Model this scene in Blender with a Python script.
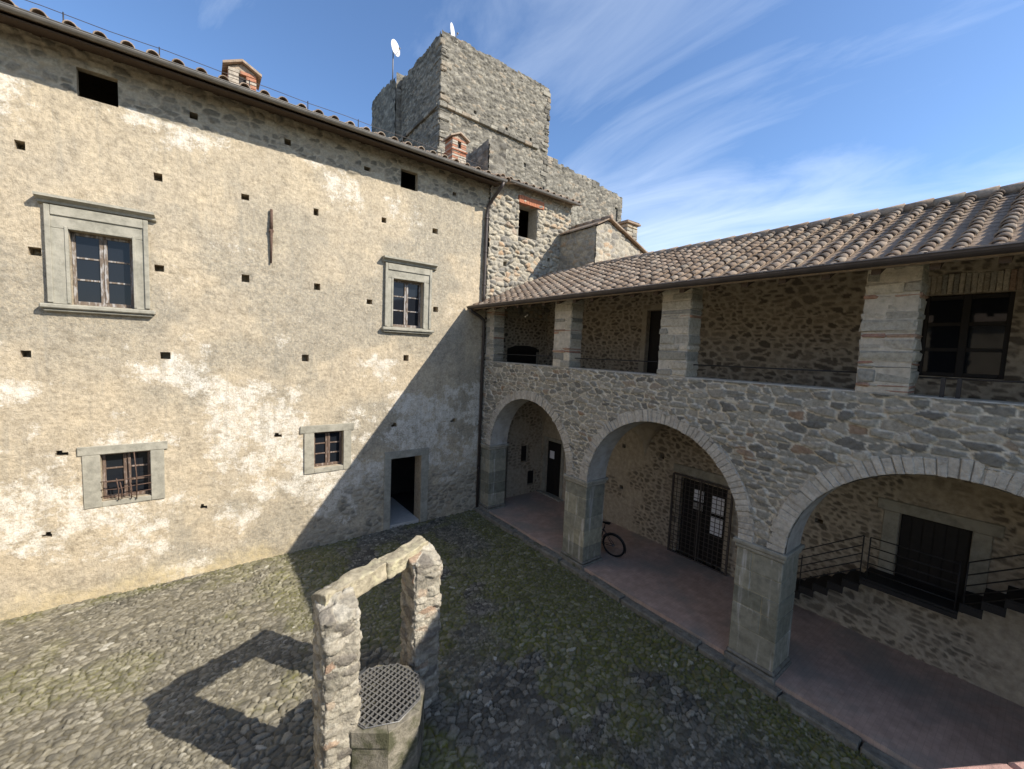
import bpy, bmesh, math, random
import numpy as np
from mathutils import Vector, Matrix

# ------------------------------------------------------------------ camera, sky, sun, exposure
for o in list(bpy.data.objects):
    bpy.data.objects.remove(o)
scn = bpy.context.scene
COL = scn.collection
CAM = (-7.230358, -11.051114, 5.20)
YAW, PITCH, ROLL, FPX = 0.920145131, -0.0816676703, 0.0421237894, 413.225
f = np.array([math.cos(YAW)*math.cos(PITCH), math.sin(YAW)*math.cos(PITCH), math.sin(PITCH)])
r = np.array([math.sin(YAW), -math.cos(YAW), 0.0])
u = np.cross(r, f)
r2 = math.cos(ROLL)*r + math.sin(ROLL)*u
u2 = -math.sin(ROLL)*r + math.cos(ROLL)*u
cd = bpy.data.cameras.new('camera')
cam = bpy.data.objects.new('camera', cd)
COL.objects.link(cam)
cam.matrix_world = Matrix(((r2[0], u2[0], -f[0], CAM[0]), (r2[1], u2[1], -f[1], CAM[1]),
                           (r2[2], u2[2], -f[2], CAM[2]), (0, 0, 0, 1)))
cd.sensor_fit = 'HORIZONTAL'
cd.sensor_width = 36.0
cd.lens = 36.0*FPX/1024.0
cd.clip_start = 0.05
cd.clip_end = 3000
scn.camera = cam

SUN = Vector((1.0, -1.45, 1.33)).normalized()          # direction towards the sun
EL = math.asin(SUN.z)
AZ = math.atan2(SUN.x, SUN.y)
w = bpy.data.worlds.new('World')
scn.world = w
w.use_nodes = True
nt = w.node_tree
bg = nt.nodes['Background']
sky = nt.nodes.new('ShaderNodeTexSky')
sky.sky_type = 'NISHITA'
sky.sun_disc = False
sky.sun_elevation = EL
sky.sun_rotation = AZ
sky.altitude = 300
sky.air_density = 1.0
sky.dust_density = 0.6
sky.ozone_density = 6.0
# thin cirrus streaks, laid out by direction in the sky
tc = nt.nodes.new('ShaderNodeTexCoord')
sep = nt.nodes.new('ShaderNodeSeparateXYZ')
nt.links.new(tc.outputs['Generated'], sep.inputs[0])
def wmath(op, a, b=None, c=None):
    n = nt.nodes.new('ShaderNodeMath'); n.operation = op
    for i, v in enumerate((a, b, c)):
        if v is None: continue
        if hasattr(v, 'links') or hasattr(v, 'is_linked'): nt.links.new(v, n.inputs[i])
        else: n.inputs[i].default_value = v
    return n.outputs[0]
zc = wmath('MAXIMUM', sep.outputs[2], 0.03)
zc = wmath('ADD', zc, 0.12)
cx = wmath('DIVIDE', sep.outputs[0], zc)
cy = wmath('DIVIDE', sep.outputs[1], zc)
comb = nt.nodes.new('ShaderNodeCombineXYZ')
nt.links.new(cx, comb.inputs[0]); nt.links.new(cy, comb.inputs[1])
mp = nt.nodes.new('ShaderNodeMapping')
mp.inputs['Rotation'].default_value = (0, 0, 0.12)
mp.inputs['Scale'].default_value = (1.25, 0.5, 1.0)
mp.inputs['Location'].default_value = (11.3, 8.1, 0)
nt.links.new(comb.outputs[0], mp.inputs[0])
n1 = nt.nodes.new('ShaderNodeTexNoise')
n1.inputs['Scale'].default_value = 1.7; n1.inputs['Detail'].default_value = 9; n1.inputs['Roughness'].default_value = 0.6
n1.inputs['Distortion'].default_value = 1.1
nt.links.new(mp.outputs[0], n1.inputs['Vector'])
n2 = nt.nodes.new('ShaderNodeTexNoise')
n2.inputs['Scale'].default_value = 0.55; n2.inputs['Detail'].default_value = 2
m9 = nt.nodes.new('ShaderNodeMapping')
m9.inputs['Location'].default_value = (16.2, 33.9, 0)
nt.links.new(comb.outputs[0], m9.inputs[0])
nt.links.new(m9.outputs[0], n2.inputs['Vector'])
cov = wmath('MULTIPLY_ADD', n2.outputs[0], 0.9, n1.outputs[0])
mr = nt.nodes.new('ShaderNodeMapRange')
mr.inputs[1].default_value = 0.86; mr.inputs[2].default_value = 1.42
mr.inputs[3].default_value = 0.0; mr.inputs[4].default_value = 0.46
veil = wmath('MULTIPLY', wmath('MAXIMUM', wmath('SUBTRACT', 0.42, sep.outputs[2]), 0.0), 1.15)
nt.links.new(wmath('ADD', cov, veil), mr.inputs[0])
mx = nt.nodes.new('ShaderNodeMix'); mx.data_type = 'RGBA'
nt.links.new(mr.outputs[0], mx.inputs[0])
nt.links.new(sky.outputs[0], mx.inputs[6])
mx.inputs[7].default_value = (5.6, 6.2, 7.0, 1)
nt.links.new(mx.outputs[2], bg.inputs[0])
bg.inputs[1].default_value = 0.15

sl = bpy.data.lights.new('sun', 'SUN')
sl.energy = 5.0
sl.angle = math.radians(0.5)
sl.color = (1.0, 0.93, 0.82)
so = bpy.data.objects.new('sun', sl)
COL.objects.link(so)
so.rotation_euler = (-SUN).to_track_quat('-Z', 'Y').to_euler()
so.location = (10, -15, 30)

vs = scn.view_settings
vs.view_transform = 'Standard'; vs.look = 'None'; vs.gamma = 1; vs.use_curve_mapping = False
vs.exposure = 0.56
scn.render.resolution_x = 1024; scn.render.resolution_y = 769

# ------------------------------------------------------------------ numpy noise and masonry fields
def vnoise(x, y, seed=0):
    lat = np.random.RandomState(seed).rand(256, 256)
    xi = np.floor(x).astype(int); yi = np.floor(y).astype(int)
    fx = x-xi; fy = y-yi
    fx = fx*fx*(3-2*fx); fy = fy*fy*(3-2*fy)
    g = lambda a, b: lat[a & 255, b & 255]
    return (g(xi, yi)*(1-fx)+g(xi+1, yi)*fx)*(1-fy) + (g(xi, yi+1)*(1-fx)+g(xi+1, yi+1)*fx)*fy
def fbm(x, y, seed=0, oct=5, rough=.5):
    s = 0; a = 1; t = 0
    for i in range(oct):
        s = s+a*vnoise(x*2**i+i*17.3, y*2**i+i*9.1, seed+i); t += a; a *= rough
    return s/t
def sstep(a, b, x):
    t = np.clip((x-a)/(b-a), 0, 1)
    return t*t*(3-2*t)
def cells(x, y, cw, ch, seed, jit=.36, drop=.15, warp=.25, rows=True, k=15., jv=None, rag=.05):
    """irregular rounded stones: distance to the joint, and random numbers per stone"""
    x = x+warp*cw*(fbm(x/cw*.7, y/ch*.7, seed+50, 2)-.5)*2
    y = y+warp*ch*(fbm(x/cw*.7+31, y/ch*.7+7, seed+60, 2)-.5)*2
    X = x/cw; Y = y/ch
    X = X+rag*(fbm(X*4.5, Y*4.5, seed+70, 2)-.5)*2; Y = Y+rag*(fbm(X*4.5+9, Y*4.5+5, seed+80, 2)-.5)*2
    R = np.random.RandomState(seed)
    jx = R.rand(256, 256); jy = R.rand(256, 256); rn = R.rand(256, 256); dr = R.rand(256, 256); sh = R.rand(256); rb = R.rand(256, 256)
    if jv is None: jv = jit*.72 if rows else jit
    j0 = np.floor(Y).astype(int)
    def seeds():
        for dj in (-2, -1, 0, 1, 2):
            j = j0+dj
            so_ = sh[j & 255] if rows else 0
            i0_ = np.floor(X-so_).astype(int)
            for di in (-2, -1, 0, 1, 2):
                i = i0_+di
                a, b = i & 255, j & 255
                yield i+so_+.5+(jx[a, b]-.5)*2*jit, j+.5+(jy[a, b]-.5)*2*jv, dr[a, b] < drop, rn[a, b], rb[a, b]
    d1 = np.full(X.shape, 1e9); sx = np.zeros_like(X); sy = sx.copy(); r1 = sx.copy(); r1b = sx.copy()
    for px, py, dd, ra, rb_ in seeds():
        d = np.where(dd, 1e6, (X-px)**2+(Y-py)**2)
        m_ = d < d1
        d1 = np.where(m_, d, d1); sx = np.where(m_, px, sx); sy = np.where(m_, py, sy); r1 = np.where(m_, ra, r1); r1b = np.where(m_, rb_, r1b)
    acc = np.zeros_like(X)
    for px, py, dd, ra, rb_ in seeds():
        q = (sx-px)**2+(sy-py)**2
        d = (X-px)**2+(Y-py)**2
        e = (d-d1)/(2*np.sqrt(q)+1e-6)
        acc += np.where(dd | (q < 1e-8), 0, np.exp(-k*np.clip(e, 0, 3)))
    return np.clip(-np.log(acc+1e-9)/k, -.1, .6), r1, r1b

# ------------------------------------------------------------------ mesh helpers
def tag(o, label=None, cat=None, group=None, kind=None):
    if label: o['label'] = label
    if cat: o['category'] = cat
    if group: o['group'] = group
    if kind: o['kind'] = kind
    return o
def thing(name, label, cat, loc=(0, 0, 0), rz=0, group=None):
    o = bpy.data.objects.new(name, None)
    COL.objects.link(o)
    o.location = loc; o.rotation_euler = (0, 0, rz); o.empty_display_size = .3
    return tag(o, label, cat, group)
def link(name, me, mat, parent=None, label=None):
    o = bpy.data.objects.new(name, me)
    COL.objects.link(o)
    if mat: me.materials.append(mat)
    if parent: o.parent = parent
    if label: o['label'] = label
    return o
class MB:
    """collects shapes that belong to one mesh; rnd / stone are stored per vertex"""
    def __init__(s): s.v = []; s.f = []; s.rn = []; s.st = []; s.R = .5; s.S = 1.0; s.sm = []; s.smooth = False
    def add(s, vs_, fs):
        b = len(s.v)
        s.v += [tuple(p) for p in vs_]
        s.rn += [s.R]*len(vs_); s.st += [s.S]*len(vs_)
        s.f += [tuple(b+i for i in q) for q in fs]
        s.sm += [s.smooth]*len(fs)
    def box(s, x0, x1, y0, y1, z0, z1, c=0, jit=0, M=None):
        if c <= 0:
            P = [(x, y, z) for z in (z0, z1) for y in (y0, y1) for x in (x0, x1)]
            F = [(0, 2, 3, 1), (4, 5, 7, 6), (0, 1, 5, 4), (2, 6, 7, 3), (0, 4, 6, 2), (1, 3, 7, 5)]
        else:
            P, F = chamfer(x0, x1, y0, y1, z0, z1, c)
        if jit:
            P = [(p[0]+random.uniform(-jit, jit), p[1]+random.uniform(-jit, jit), p[2]+random.uniform(-jit, jit)) for p in P]
        if M: P = [M @ Vector(p) for p in P]
        s.add(P, F)
    def tube(s, pts, rad, n=8, closed=False, caps=True):
        pts = [Vector(p) for p in pts]
        N = len(pts); V = []; F = []
        prev = None
        for i, p in enumerate(pts):
            if closed: t = pts[(i+1) % N]-pts[i-1]
            else: t = pts[min(i+1, N-1)]-pts[max(i-1, 0)]
            t.normalize()
            if prev is None:
                a = Vector((0, 0, 1)) if abs(t.z) < .9 else Vector((1, 0, 0))
                prev = t.cross(a).normalized()
            prev = (prev-t*prev.dot(t)).normalized()
            q = t.cross(prev)
            rr = rad[i] if isinstance(rad, (list, tuple)) else rad
            for k in range(n):
                a = 2*math.pi*k/n
                V.append(p+(prev*math.cos(a)+q*math.sin(a))*rr)
        for i in range(N if closed else N-1):
            j = (i+1) % N
            for k in range(n):
                F.append((i*n+k, i*n+(k+1) % n, j*n+(k+1) % n, j*n+k))
        if caps and not closed:
            F.append(tuple(range(n))[::-1]); F.append(tuple((N-1)*n+k for k in range(n)))
        sm = s.smooth; s.smooth = True
        s.add(V, F); s.smooth = sm
    def prism(s, poly, d):
        """poly: list of 3-D points; extruded by vector d"""
        n = len(poly); d = Vector(d)
        P = [Vector(p) for p in poly]+[Vector(p)+d for p in poly]
        F = [tuple(range(n))[::-1], tuple(range(n, 2*n))]+[(i, (i+1) % n, n+(i+1) % n, n+i) for i in range(n)]
        s.add(P, F)
    def mesh(s, name):
        me = bpy.data.meshes.new(name)
        me.from_pydata(s.v, [], s.f)
        for nm, val in (('rnd', s.rn), ('stone', s.st)):
            a = me.attributes.new(nm, 'FLOAT', 'POINT'); a.data.foreach_set('value', np.array(val, 'f'))
        me.polygons.foreach_set('use_smooth', s.sm)
        bm = bmesh.new(); bm.from_mesh(me); bmesh.ops.recalc_face_normals(bm, faces=bm.faces); bm.to_mesh(me); bm.free()
        me.update()
        return me
    def build(s, name, mat, parent=None, label=None):
        return link(name, s.mesh(name), mat, parent, label)
def chamfer(x0, x1, y0, y1, z0, z1, c):
    P = []; idx = {}
    X = (x0, x1); Y = (y0, y1); Z = (z0, z1)
    for i in (0, 1):
        for j in (0, 1):
            for k in (0, 1):
                sx, sy, sz = (1-2*i)*c, (1-2*j)*c, (1-2*k)*c
                for ax in range(3):
                    p = [X[i]+sx, Y[j]+sy, Z[k]+sz]
                    p[ax] = (X[i], Y[j], Z[k])[ax]
                    idx[(i, j, k, ax)] = len(P); P.append(tuple(p))
    F = []
    for i in (0, 1): F.append([idx[(i, j, k, 0)] for j, k in ((0, 0), (1, 0), (1, 1), (0, 1))])
    for j in (0, 1): F.append([idx[(i, j, k, 1)] for i, k in ((0, 0), (1, 0), (1, 1), (0, 1))])
    for k in (0, 1): F.append([idx[(i, j, k, 2)] for i, j in ((0, 0), (1, 0), (1, 1), (0, 1))])
    for i in (0, 1):
        for j in (0, 1): F.append([idx[(i, j, 0, 0)], idx[(i, j, 1, 0)], idx[(i, j, 1, 1)], idx[(i, j, 0, 1)]])
    for i in (0, 1):
        for k in (0, 1): F.append([idx[(i, 0, k, 0)], idx[(i, 1, k, 0)], idx[(i, 1, k, 2)], idx[(i, 0, k, 2)]])
    for j in (0, 1):
        for k in (0, 1): F.append([idx[(0, j, k, 1)], idx[(1, j, k, 1)], idx[(1, j, k, 2)], idx[(0, j, k, 2)]])
    for i in (0, 1):
        for j in (0, 1):
            for k in (0, 1): F.append([idx[(i, j, k, a)] for a in range(3)])
    return P, F
def lines(a, b, step, extra):
    n = max(2, int(round((b-a)/step))+1)
    L = np.linspace(a, b, n)
    E = np.array(sorted(set(round(e, 4) for e in extra if a < e < b)))
    if len(E):
        L = np.array([l for l in L if np.min(np.abs(E-l)) > step*.35 or l in (L[0], L[-1])])
        L = np.unique(np.concatenate([L, E]))
    return L
def sheet(name, us, vs_, pos, keep, attrs, mat, parent=None, extra=None, smooth=True):
    """a relief surface on a (u, v) lattice; keep(uc, vc) says which cells exist"""
    U, V = np.meshgrid(us, vs_, indexing='ij')
    P = pos(U, V).reshape(-1, 3)
    nu, nv = len(us), len(vs_)
    I = np.arange(nu*nv).reshape(nu, nv)
    q = np.stack([I[:-1, :-1], I[1:, :-1], I[1:, 1:], I[:-1, 1:]], -1).reshape(-1, 4)
    uc, vc = np.meshgrid((us[:-1]+us[1:])/2, (vs_[:-1]+vs_[1:])/2, indexing='ij')
    k = keep(uc, vc).reshape(-1)
    q = q[k]
    used = np.unique(q)
    remap = np.full(nu*nv, -1); remap[used] = np.arange(len(used))
    q = remap[q]; P = P[used]
    nb = len(P); nq = len(q)
    A = {n: a.reshape(-1)[used] for n, a in attrs.items()}
    polys = []
    if extra:                       # MB with further faces of the same part
        P = np.concatenate([P, np.array(extra.v)])
        polys = [[nb+i for i in fce] for fce in extra.f]
        for n in A:
            add = {'rnd': extra.rn, 'stone': extra.st}.get(n, [0]*len(extra.v))
            A[n] = np.concatenate([A[n], np.array(add)])
    me = bpy.data.meshes.new(name)
    tot = nq*4+sum(len(p) for p in polys)
    me.vertices.add(len(P)); me.vertices.foreach_set('co', P.astype('f').reshape(-1))
    me.loops.add(tot)
    li = np.concatenate([q.reshape(-1), np.array([i for p in polys for i in p], int)]).astype('i')
    me.loops.foreach_set('vertex_index', li)
    me.polygons.add(nq+len(polys))
    st = np.concatenate([np.arange(nq)*4, nq*4+np.cumsum([0]+[len(p) for p in polys])[:-1] if polys else np.array([], int)]).astype('i')
    me.polygons.foreach_set('loop_start', st)
    sm = np.concatenate([np.full(nq, smooth), np.zeros(len(polys), bool)])
    me.polygons.foreach_set('use_smooth', sm)
    me.update(calc_edges=True)
    for n, a in A.items():
        at = me.attributes.new(n, 'FLOAT', 'POINT'); at.data.foreach_set('value', a.astype('f'))
    return link(name, me, mat, parent)
def rect_dist(U, V, rects):
    d = np.full(U.shape, 9.0)
    for (a, b, c, e) in rects:
        dx = np.maximum(np.maximum(a-U, U-b), 0); dy = np.maximum(np.maximum(c-V, V-e), 0)
        d = np.minimum(d, np.sqrt(dx*dx+dy*dy))
    return d
def outside(rects):
    def k(uc, vc):
        m = np.ones(uc.shape, bool)
        for (a, b, c, e) in rects: m &= ~((uc > a) & (uc < b) & (vc > c) & (vc < e))
        return m
    return k

# ------------------------------------------------------------------ materials
def new_mat(name, rough=.9, spec=.25):
    m = bpy.data.materials.new(name); m.use_nodes = True
    b = m.node_tree.nodes['Principled BSDF']
    b.inputs['Roughness'].default_value = rough
    b.inputs['Specular IOR Level'].default_value = spec
    return m, m.node_tree, b
class NT:
    def __init__(s, t): s.t = t; s.co = t.nodes.new('ShaderNodeTexCoord').outputs['Object']
    def n(s, k): return s.t.nodes.new(k)
    def l(s, a, b): s.t.links.new(a, b)
    def attr(s, name):
        n = s.n('ShaderNodeAttribute'); n.attribute_name = name; return n.outputs['Fac']
    def noise(s, scale, detail=4, rough=.55, stretch=None, dist=0):
        n = s.n('ShaderNodeTexNoise'); n.inputs['Scale'].default_value = scale
        n.inputs['Detail'].default_value = detail; n.inputs['Roughness'].default_value = rough; n.inputs['Distortion'].default_value = dist
        if stretch:
            mp_ = s.n('ShaderNodeMapping'); mp_.inputs['Scale'].default_value = stretch
            s.l(s.co, mp_.inputs[0]); s.l(mp_.outputs[0], n.inputs['Vector'])
        else: s.l(s.co, n.inputs['Vector'])
        return n.outputs[0]
    def rng(s, x, a, b, c=0., d=1.):
        n = s.n('ShaderNodeMapRange'); n.inputs[1].default_value = a; n.inputs[2].default_value = b
        n.inputs[3].default_value = c; n.inputs[4].default_value = d; s.l(x, n.inputs[0]); return n.outputs[0]
    def ramp(s, x, stops, const=False):
        n = s.n('ShaderNodeValToRGB'); e = n.color_ramp.elements
        if const: n.color_ramp.interpolation = 'CONSTANT'
        while len(e) < len(stops): e.new(.5)
        for el, (p, c) in zip(e, stops): el.position = p; el.color = (*c, 1)
        s.l(x, n.inputs[0]); return n.outputs[0]
    def mix(s, fac, a, b, mode='MIX'):
        n = s.n('ShaderNodeMix'); n.data_type = 'RGBA'; n.blend_type = mode
        for i, v in ((0, fac), (6, a), (7, b)):
            if isinstance(v, (int, float)): n.inputs[i].default_value = v
            elif isinstance(v, tuple): n.inputs[i].default_value = (*v, 1)
            else: s.l(v, n.inputs[i])
        return n.outputs[2]
    def math(s, op, a, b):
        n = s.n('ShaderNodeMath'); n.operation = op
        for i, v in enumerate((a, b)):
            if isinstance(v, (int, float)): n.inputs[i].default_value = v
            else: s.l(v, n.inputs[i])
        return n.outputs[0]
    def bump(s, h, bsdf, dist=.01, strength=1, prev=None):
        n = s.n('ShaderNodeBump'); n.inputs['Distance'].default_value = dist; n.inputs['Strength'].default_value = strength
        s.l(h, n.inputs['Height'])
        if prev: s.l(prev, n.inputs['Normal'])
        s.l(n.outputs[0], bsdf.inputs['Normal']); return n.outputs[0]
def grey(v): return (v, v, v)
def rubble_mat(name, stops, mortar, fine=26, lichen=None, dist=.012):
    m, t, b = new_mat(name); N = NT(t)
    st = N.attr('stone'); rn = N.attr('rnd')
    c = N.ramp(rn, stops)
    c = N.mix(1.0, c, N.ramp(N.noise(fine, 6, .65), ((.25, grey(.62)), (.5, grey(1.0)), (.78, grey(1.35)))), 'MULTIPLY')
    mo = N.mix(1.0, mortar, N.ramp(N.noise(9, 5, .65), ((.3, grey(.72)), (.7, grey(1.22)))), 'MULTIPLY')
    c = N.mix(st, mo, c)
    if lichen:
        c = N.mix(N.rng(N.noise(3.1, 7, .7), .56, .72, 0, lichen[1]), c, lichen[0])
    N.l(c, b.inputs['Base Color'])
    h = N.math('ADD', N.noise(fine*1.6, 5, .7), N.math('MULTIPLY', N.noise(fine*.45, 4, .6), 1.6))
    N.bump(h, b, dist, .8)
    return m
def plain_mat(name, col, rough=.8, spec=.25, var=.25, scale=12, bump=.004, stretch=None, metal=0, tint=None):
    m, t, b = new_mat(name, rough, spec); N = NT(t)
    c = N.mix(1.0, col, N.ramp(N.noise(scale, 6, .65, stretch), ((.25, grey(1-var)), (.75, grey(1+var)))), 'MULTIPLY')
    if tint: c = N.mix(N.rng(N.noise(tint[1], 5, .6, tint[3] if len(tint) > 3 else None), tint[2], tint[2]+.14), c, tint[0])
    N.l(c, b.inputs['Base Color']); b.inputs['Metallic'].default_value = metal
    if bump: N.bump(N.noise(scale*3, 5, .7, stretch), b, bump, .8)
    return m
M = {}
# facade rubble: grey-green and warm stones in pale grey mortar
M['facade'] = rubble_mat('facade_rubble', ((0, (.145, .138, .12)), (.2, (.24, .228, .19)), (.42, (.305, .287, .236)), (.58, (.19, .184, .16)),
    (.76, (.36, .326, .262)), (.88, (.28, .256, .207)), (.945, (.27, .175, .11)), (.96, (.32, .296, .245)), (1, (.52, .472, .375))), (.60, .545, .44), fine=20, lichen=((.42, .39, .315), .3), dist=.02)
M['ring'] = rubble_mat('arch_stone', ((0, (.41, .37, .31)), (.5, (.47, .43, .36)), (1, (.52, .475, .40))), (.45, .41, .34), fine=14, lichen=((.25, .225, .185), .6), dist=.03)
M['pillar'] = rubble_mat('pillar_masonry', ((0, (.21, .203, .175)), (.22, (.34, .32, .262)), (.45, (.50, .445, .345)), (.6, (.285, .275, .238)), (.8, (.55, .485, .375)),
    (.90, (.36, .31, .235)), (.95, (.38, .235, .165)), (1, (.34, .195, .14))), (.50, .45, .365), fine=20, lichen=((.50, .455, .37), .4), dist=.02)
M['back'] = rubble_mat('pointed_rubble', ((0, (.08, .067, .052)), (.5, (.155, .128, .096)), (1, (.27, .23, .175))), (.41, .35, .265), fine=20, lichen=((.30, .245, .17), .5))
M['annex'] = rubble_mat('annex_rubble', ((0, (.19, .175, .15)), (.3, (.29, .265, .215)), (.6, (.37, .33, .255)), (.8, (.43, .375, .28)), (.93, (.38, .26, .16)), (1, (.30, .285, .25))),
    (.33, .30, .24), fine=18, lichen=((.26, .25, .215), .5), dist=.02)
M['tower'] = rubble_mat('tower_rubble', ((0, (.075, .069, .058)), (.3, (.155, .143, .118)), (.6, (.225, .207, .17)), (.85, (.325, .30, .243)), (1, (.27, .215, .155))), (.185, .17, .138), fine=9, lichen=((.15, .14, .11), .5), dist=.04)
M['well'] = rubble_mat('well_masonry', ((0, (.17, .15, .125)), (.3, (.30, .27, .215)), (.6, (.41, .37, .29)), (.88, (.47, .43, .35)), (.97, (.36, .27, .19)), (1, (.33, .22, .155))), (.30, .265, .205), fine=24, lichen=((.13, .12, .09), .75), dist=.03)
M['lintel'] = plain_mat('lichen_stone', (.36, .315, .225), .95, .15, .5, 12, .03, tint=((.50, .455, .30), 5, .50))
M['curb'] = plain_mat('curb_stone', (.235, .212, .165), .95, .15, .5, 10, .025, tint=((.10, .098, .06), 4, .47))

# palace plaster
m, t, b = new_mat('old_plaster', .95, .12); N = NT(t)
pl = N.mix(N.rng(N.noise(1.3, 6, .62), .36, .66), (.47, .39, .275), (.40, .342, .255))
pl = N.mix(N.rng(N.noise(.7, 5, .6), .52, .72, 0, .6), pl, (.52, .435, .31))
pl = N.mix(N.math('MULTIPLY', N.attr('b'), N.rng(N.noise(22, 6, .78), .36, .60, .15, 1.0)), pl, (.255, .238, .195))
sp = N.noise(16, 7, .72)
pl = N.mix(1.0, pl, N.ramp(N.noise(4.2, 8, .74), ((.34, (.74, .73, .71)), (.5, grey(1.0)), (.66, (1.14, 1.13, 1.10)))), 'MULTIPLY')
pl = N.mix(1.0, pl, N.ramp(sp, ((.34, grey(.72)), (.5, grey(1.0)), (.66, grey(1.18)))), 'MULTIPLY')
wv = N.math('ADD', N.math('MULTIPLY', N.attr('a'), .27), N.math('ADD', N.math('MULTIPLY', N.noise(4.5, 8, .72), .62), N.math('MULTIPLY', N.noise(27, 8, .80), .58)))
wh = N.rng(wv, .79, .93, 0, .88)
pl = N.mix(wh, pl, (.70, .655, .57))
pl = N.mix(N.math('MULTIPLY', N.attr('d'), N.rng(N.noise(8, 7, .75), .35, .6, .2, .8)), pl, (.50, .405, .235))
sk = N.rng(N.noise(5.0, 6, .65, (1.5, 1.5, .10)), .54, .70, 0, .42)
pl = N.mix(sk, pl, (.27, .25, .205))
ex = N.mix(N.attr('stone'), N.mix(1.0, (.42, .365, .275), N.ramp(N.noise(10, 5, .6), ((.3, grey(.7)), (.7, grey(1.2)))), 'MULTIPLY'),
           N.mix(1.0, N.ramp(N.attr('rnd'), ((0, (.16, .145, .115)), (.5, (.29, .255, .195)), (1, (.42, .37, .28)))), N.ramp(N.noise(24, 5, .65), ((.25, grey(.65)), (.75, grey(1.3)))), 'MULTIPLY'))
pl = N.mix(N.attr('c'), pl, ex)
dk = N.rng(N.noise(6.5, 10, .80), .60, .68, 0, .5)
pl = N.mix(dk, pl, (.225, .195, .145))
N.l(pl, b.inputs['Base Color'])
h = N.math('ADD', N.noise(14, 6, .7), N.math('MULTIPLY', N.noise(46, 5, .7), .5))
N.bump(h, b, .024, .9)
M['plaster'] = m

# cobbles
m, t, b = new_mat('cobbles', .82, .28); N = NT(t)
st = N.attr('stone')
c = N.ramp(N.attr('rnd'), ((0, (.075, .070, .058)), (.4, (.135, .125, .10)), (.7, (.195, .18, .145)), (.92, (.25, .23, .18)), (.985, (.31, .29, .235)), (1, (.44, .42, .36))))
c = N.mix(1.0, c, N.ramp(N.noise(30, 6, .7), ((.25, grey(.62)), (.75, grey(1.32)))), 'MULTIPLY')
dirt = N.mix(N.attr('b'), (.046, .041, .028), (.075, .063, .038))
dirt = N.mix(1.0, dirt, N.ramp(N.noise(40, 4, .7), ((.3, grey(.6)), (.7, grey(1.3)))), 'MULTIPLY')
dirt = N.mix(N.math('MULTIPLY', N.attr('c'), N.rng(N.noise(9, 6, .75), .38, .62, 0, .9)), dirt, (.165, .148, .112))
c = N.mix(st, dirt, c)
c = N.mix(N.math('MULTIPLY', N.attr('b'), N.rng(N.noise(7, 5, .65), .38, .66, .05, .42)), c, (.345, .305, .205))
moss = N.mix(N.noise(35, 4, .6), (.075, .085, .012), (.235, .225, .03))
mk = N.math('MULTIPLY', N.attr('a'), N.rng(st, 0, 1, 1.0, .45))
mk = N.math('MULTIPLY', mk, N.rng(N.noise(13, 6, .7), .34, .54))
c = N.mix(mk, c, moss)
N.l(c, b.inputs['Base Color'])
N.bump(N.noise(60, 5, .7), b, .008, .8)
M['cobble'] = m

M['earth'] = plain_mat('dry_grass_earth', (.13, .12, .07), .95, .1, .4, 3, .02)
M['floor'] = plain_mat('terracotta_floor', (.43, .31, .25), .75, .25, .25, 5, .003, tint=((.31, .265, .225), .9, .47))
m = M['floor']; t = m.node_tree; N = NT(t); b = t.nodes['Principled BSDF']
br = N.n('ShaderNodeTexBrick'); N.l(N.co, br.inputs['Vector'])
br.inputs['Scale'].default_value = 3.6; br.inputs['Mortar Size'].default_value = .012; br.inputs['Color1'].default_value = (1.08, 1.05, 1.02, 1); br.inputs['Color2'].default_value = (.82, .82, .82, 1); br.inputs['Mortar'].default_value = (.6, .6, .6, 1)
old = b.inputs['Base Color'].links[0].from_socket
N.l(N.mix(.4, old, br.outputs[0], 'MULTIPLY'), b.inputs['Base Color'])
M['serena'] = plain_mat('grey_sandstone', (.285, .268, .215), .85, .2, .3, 9, .008, tint=((.36, .335, .27), 3, .50))
M['pier'] = plain_mat('pier_sandstone', (.275, .262, .205), .85, .2, .35, 8, .010, tint=((.52, .50, .46), 6.0, .575, (1.6, 1.6, .14)))
t = M['pier'].node_tree; N = NT(t); b = t.nodes['Principled BSDF']; old = b.inputs['Base Color'].links[0].from_socket
N.l(N.mix(1.0, old, N.ramp(N.attr('rnd'), ((0, (.62, .64, .62)), (.5, grey(.95)), (1, (1.22, 1.17, 1.06)))), 'MULTIPLY'), b.inputs['Base Color'])
M['kerb'] = plain_mat('kerb_stone', (.19, .178, .148), .9, .2, .45, 10, .018, tint=((.075, .08, .035), 3.5, .55))
M['soffit'] = plain_mat('arch_plaster', (.38, .36, .32), .95, .1, .3, 5, .01, tint=((.44, .43, .41), 2.4, .55))
M['vault'] = plain_mat('vault_plaster', (.40, .345, .26), .95, .1, .25, 4, .01, tint=((.25, .21, .155), 2.0, .54))
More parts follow.
